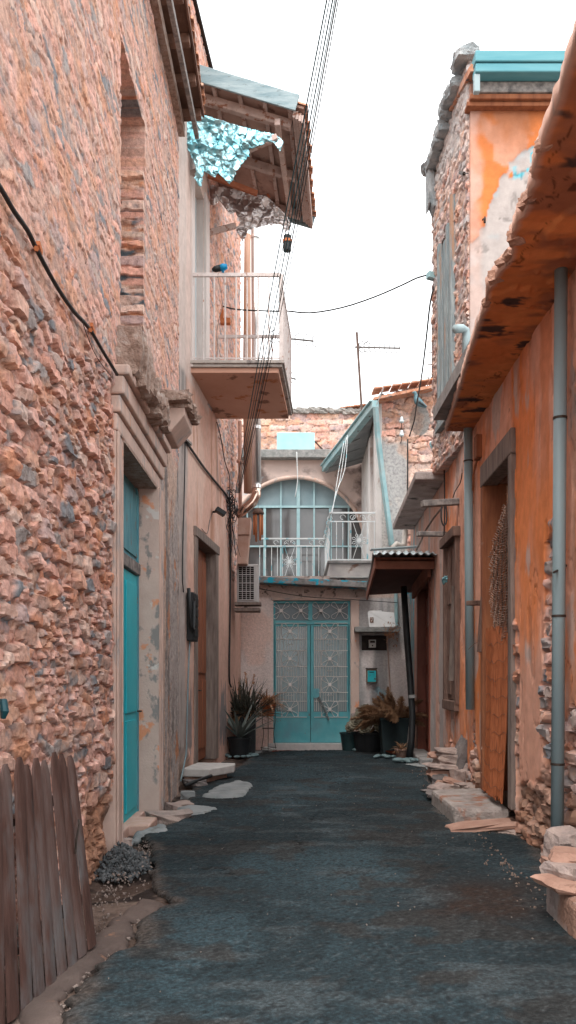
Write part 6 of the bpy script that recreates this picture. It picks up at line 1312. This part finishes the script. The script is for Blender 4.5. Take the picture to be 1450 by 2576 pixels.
# insulators, foil tuft
for v_, w_ in ((1058, 'upper'), (1092, 'lower')):
    t = thing('insulator', w_ + ' white ceramic insulator on the dark patch of the stone wing', 'insulator', P(1011, v_ + 6, 15.2), 'insulators on the stone wing'); p = P(1011, v_ + 6, 15.2)
    q = MB(); q.lathe(p, [(.03, 0), (.045, .02), (.04, .05), (.028, .055), (.03, .08), (.02, .11), (.004, .12)], 12); q.build('body', mat('white_ceramic', [(.62, .72, .75)], 2, rough=.25, bump=0) if 'white_ceramic' not in bpy.data.materials else bpy.data.materials['white_ceramic'], t, smooth=True)
    q = MB(); q.tube([p, p + Vector((0, 0, -.06)), p + Vector((0, .12, -.08))], .008, 5); q.build('pin', m_iron, t)
foil('foil_wad', [(1083, 1110), (1100, 1108), (1104, 1122), (1097, 1134), (1084, 1130), (1080, 1120)], 15.1, m_foil, 15, 'small foil wad stuffed into a hole in the stone wing', .02, .03, 1.2)
foil('foil_scrap', [(1118, 1450), (1128, 1448), (1127, 1466), (1114, 1472), (1112, 1462)], 10.4, m_foil, 16, 'scrap of foil caught beside the brown shuttered window', .02, .02, 1)
foil('foil_strip', [(718 - 8, 1150 - 1150 + 700), (722, 697), (723, 740), (727, 775), (720, 790), (713, 750)], 12.7, m_foil2, 17, 'thin foil strip tied to the far balcony rail', .02, .02, 1) if False else None
# hair dryer shaped blue thing on the railing
hd = thing('hair_dryer', 'blue and black hair dryer lying on the top balcony rail', 'hair dryer', P(555, 694, 10.8)); zr = zt + .035
p = P(545, 688, 10.82); p.z = zr + .035
q = MB(); q.tube([p + Vector((-.055, 0, -.012)), p + Vector((-.02, 0, 0)), p + Vector((.05, 0, .015))], [.018, .038, .042], 12); q.build('nozzle', m_black, hd, smooth=True)
q = MB(); q.tube([p + Vector((.05, 0, .015)), p + Vector((.09, 0, .025)), p + Vector((.14, 0, .035))], [.041, .046, .03], 12); q.beam(p + Vector((.09, 0, .02)), p + Vector((.085, 0, -.05)), .03, .03, up=(0, 1, 0)); q.build('body', mat('bright_blue_plastic', [(.0, .22, .45)], 2, rough=.4, bump=0), hd, smooth=True)
cable([p + Vector((.0, 0, -.03)), P(560, 760, 10.9), P(552, 800, 11.0), P(545, 850, 11.1), P(557, 900, 11.0)], .004, 'thin lead dangling from the hair dryer behind the rails', m_wgrey)
# coat hanger
p = P(757, 800, 12.6); q = MB(); q.tube([P(752, 790, 12.6), P(756, 792, 12.6), P(756, 798, 12.6), P(790, 818, 12.6), P(789, 824, 12.6), P(728, 820, 12.6), P(730, 812, 12.6), P(756, 799, 12.6)], .0045, 4); o = q.build('coat_hanger', m_iron, None); tag(o, 'thin wire coat hanger dangling from the crossing cable', 'coat hanger')
# pigeon
def pigeon():
    Yp = 15.05; t = thing('pigeon', 'grey-blue pigeon perched upright on the cable by the stone wing', 'bird', P(1058, 1018, Yp))
    sp = [(1037, 989, .004, .004), (1040, 988, .016, .016), (1043, 986, .032, .030), (1046, 990, .036, .034), (1047, 997, .034, .034), (1048, 1003, .055, .05), (1051, 1009, .075, .065), (1056, 1014, .072, .062), (1062, 1018, .052, .046), (1068, 1021, .034, .028), (1074, 1025, .03, .012)]
    rings = []
    for i, (u_, v_, a, b) in enumerate(sp):
        c = P(u_, v_, Yp); n0 = P(*sp[max(i - 1, 0)][:2], Yp); n1_ = P(*sp[min(i + 1, len(sp) - 1)][:2], Yp); d = (n1_ - n0).normalized(); up_ = Vector((0, 1, 0)).cross(d).normalized()
        rings.append([c + up_ * a * math.cos(2 * math.pi * k / 12) + Vector((0, 1, 0)) * b * math.sin(2 * math.pi * k / 12) for k in range(12)])
    q = MB(); q.loft(rings); o = q.build('body', mat('pigeon_feathers', [(.05, .13, .16), (.16, .26, .30)], 12, rough=.6, bump=.2), t, smooth=True); m = o.modifiers.new('sub', 'SUBSURF'); m.levels = 1; m.render_levels = 2
    q = MB(); a = P(1051, 1008, Yp - .06); b = P(1075, 1024, Yp - .04); q.loft([[a + Vector((0, 0, .03)), a + Vector((0, -.01, .0)), a + Vector((0, 0, -.03))], [a.lerp(b, .5) + Vector((0, 0, .03)), a.lerp(b, .5) + Vector((0, -.015, 0)), a.lerp(b, .5) + Vector((0, 0, -.03))], [b + Vector((0, 0, .008)), b + Vector((0, -.004, 0)), b + Vector((0, 0, -.008))]]); q.build('wing', mat('dark_wing', [(.02, .03, .035), (.10, .13, .14)], 25), t)
    q = MB(); q.tube([P(1056, 1016, Yp), P(1055, 1022, Yp)], .006, 5); q.tube([P(1060, 1017, Yp), P(1059, 1023, Yp)], .006, 5); q.build('legs', m_rusto, t)
pigeon()
# nail plate lamp on stone corner of ruin, wall hooks
q = MB(); q.tube([P(1158, 434, 9.6), P(1168, 437, 9.4)], .02, 6); q.tube([P(1168, 437, 9.4), P(1178, 436, 9.3)], .006, 5); o = q.build('wall_hook', m_iron, None); tag(o, 'small dark hook on the stone corner of the ruin', 'hook')
q = MB(); q.tube([P(1220, 543, 9.3), P(1220, 560, 9.28)], .012, 6); q.tube([P(1220, 548, 9.27), P(1215, 553, 9.2)], .010, 6); o = q.build('tap', m_iron, None); tag(o, 'small dark knob on the patchy orange front wall', 'knob')
q = MB(); q.tube([onw(WR, 1426, 1422, 0), P(1394, 1440, 5.45)], .008, 6); o = q.build('iron_spike', m_iron, None); tag(o, 'rusty iron spike sticking out beside the near drainpipe', 'spike')
q = MB(); rbox(q, 8.62, 8.78, 3.62, 3.86, 0, .06); o = q.build('switch_box', m_owood, None, bevel=.008); tag(o, 'orange painted switch box under the canopy slab above the doorway', 'switch box')
cable([rpt(8.75, 3.62, .03), rpt(8.9, 3.5, .04), rpt(8.95, 3.38, .03), rpt(9.1, 3.25, .04)], .012, 'twisted orange painted cable from the switch box to the grey pipe', m_owood)
q = MB(); q.tube([onw(WA, -10, 1764, .0), onw(WA, 10, 1766, .05), onw(WA, 12, 1790, .06), onw(WA, 8, 1806, .05)], [.01, .018, .02, .012], 8); o = q.build('glass_shard', mat('dark_teal_glass', [(.01, .06, .075)], 4, rough=.4), None); tag(o, 'dark turquoise lump stuck in the stone wall at the left edge', 'lump')
# grey conduit and small pipe near the left doors
cable([bw_(478, 1612, .04), bw_(474, 1700, .04), bw_(470, 1850, .04), bw_(468, 1900, .04), bw_(455, 1965, .05)], .011, 'grey conduit dropping from the meter box to the ground', m_grey)
q = MB(); q.tube([(-1.22, 9.9, .06), (-1.05, 10.2, .10), (-.95, 10.35, .12)], .022, 8); o = q.build('pipe_stub', m_black, None, smooth=True); tag(o, 'short black pipe lying in front of the doorstep slab', 'pipe')
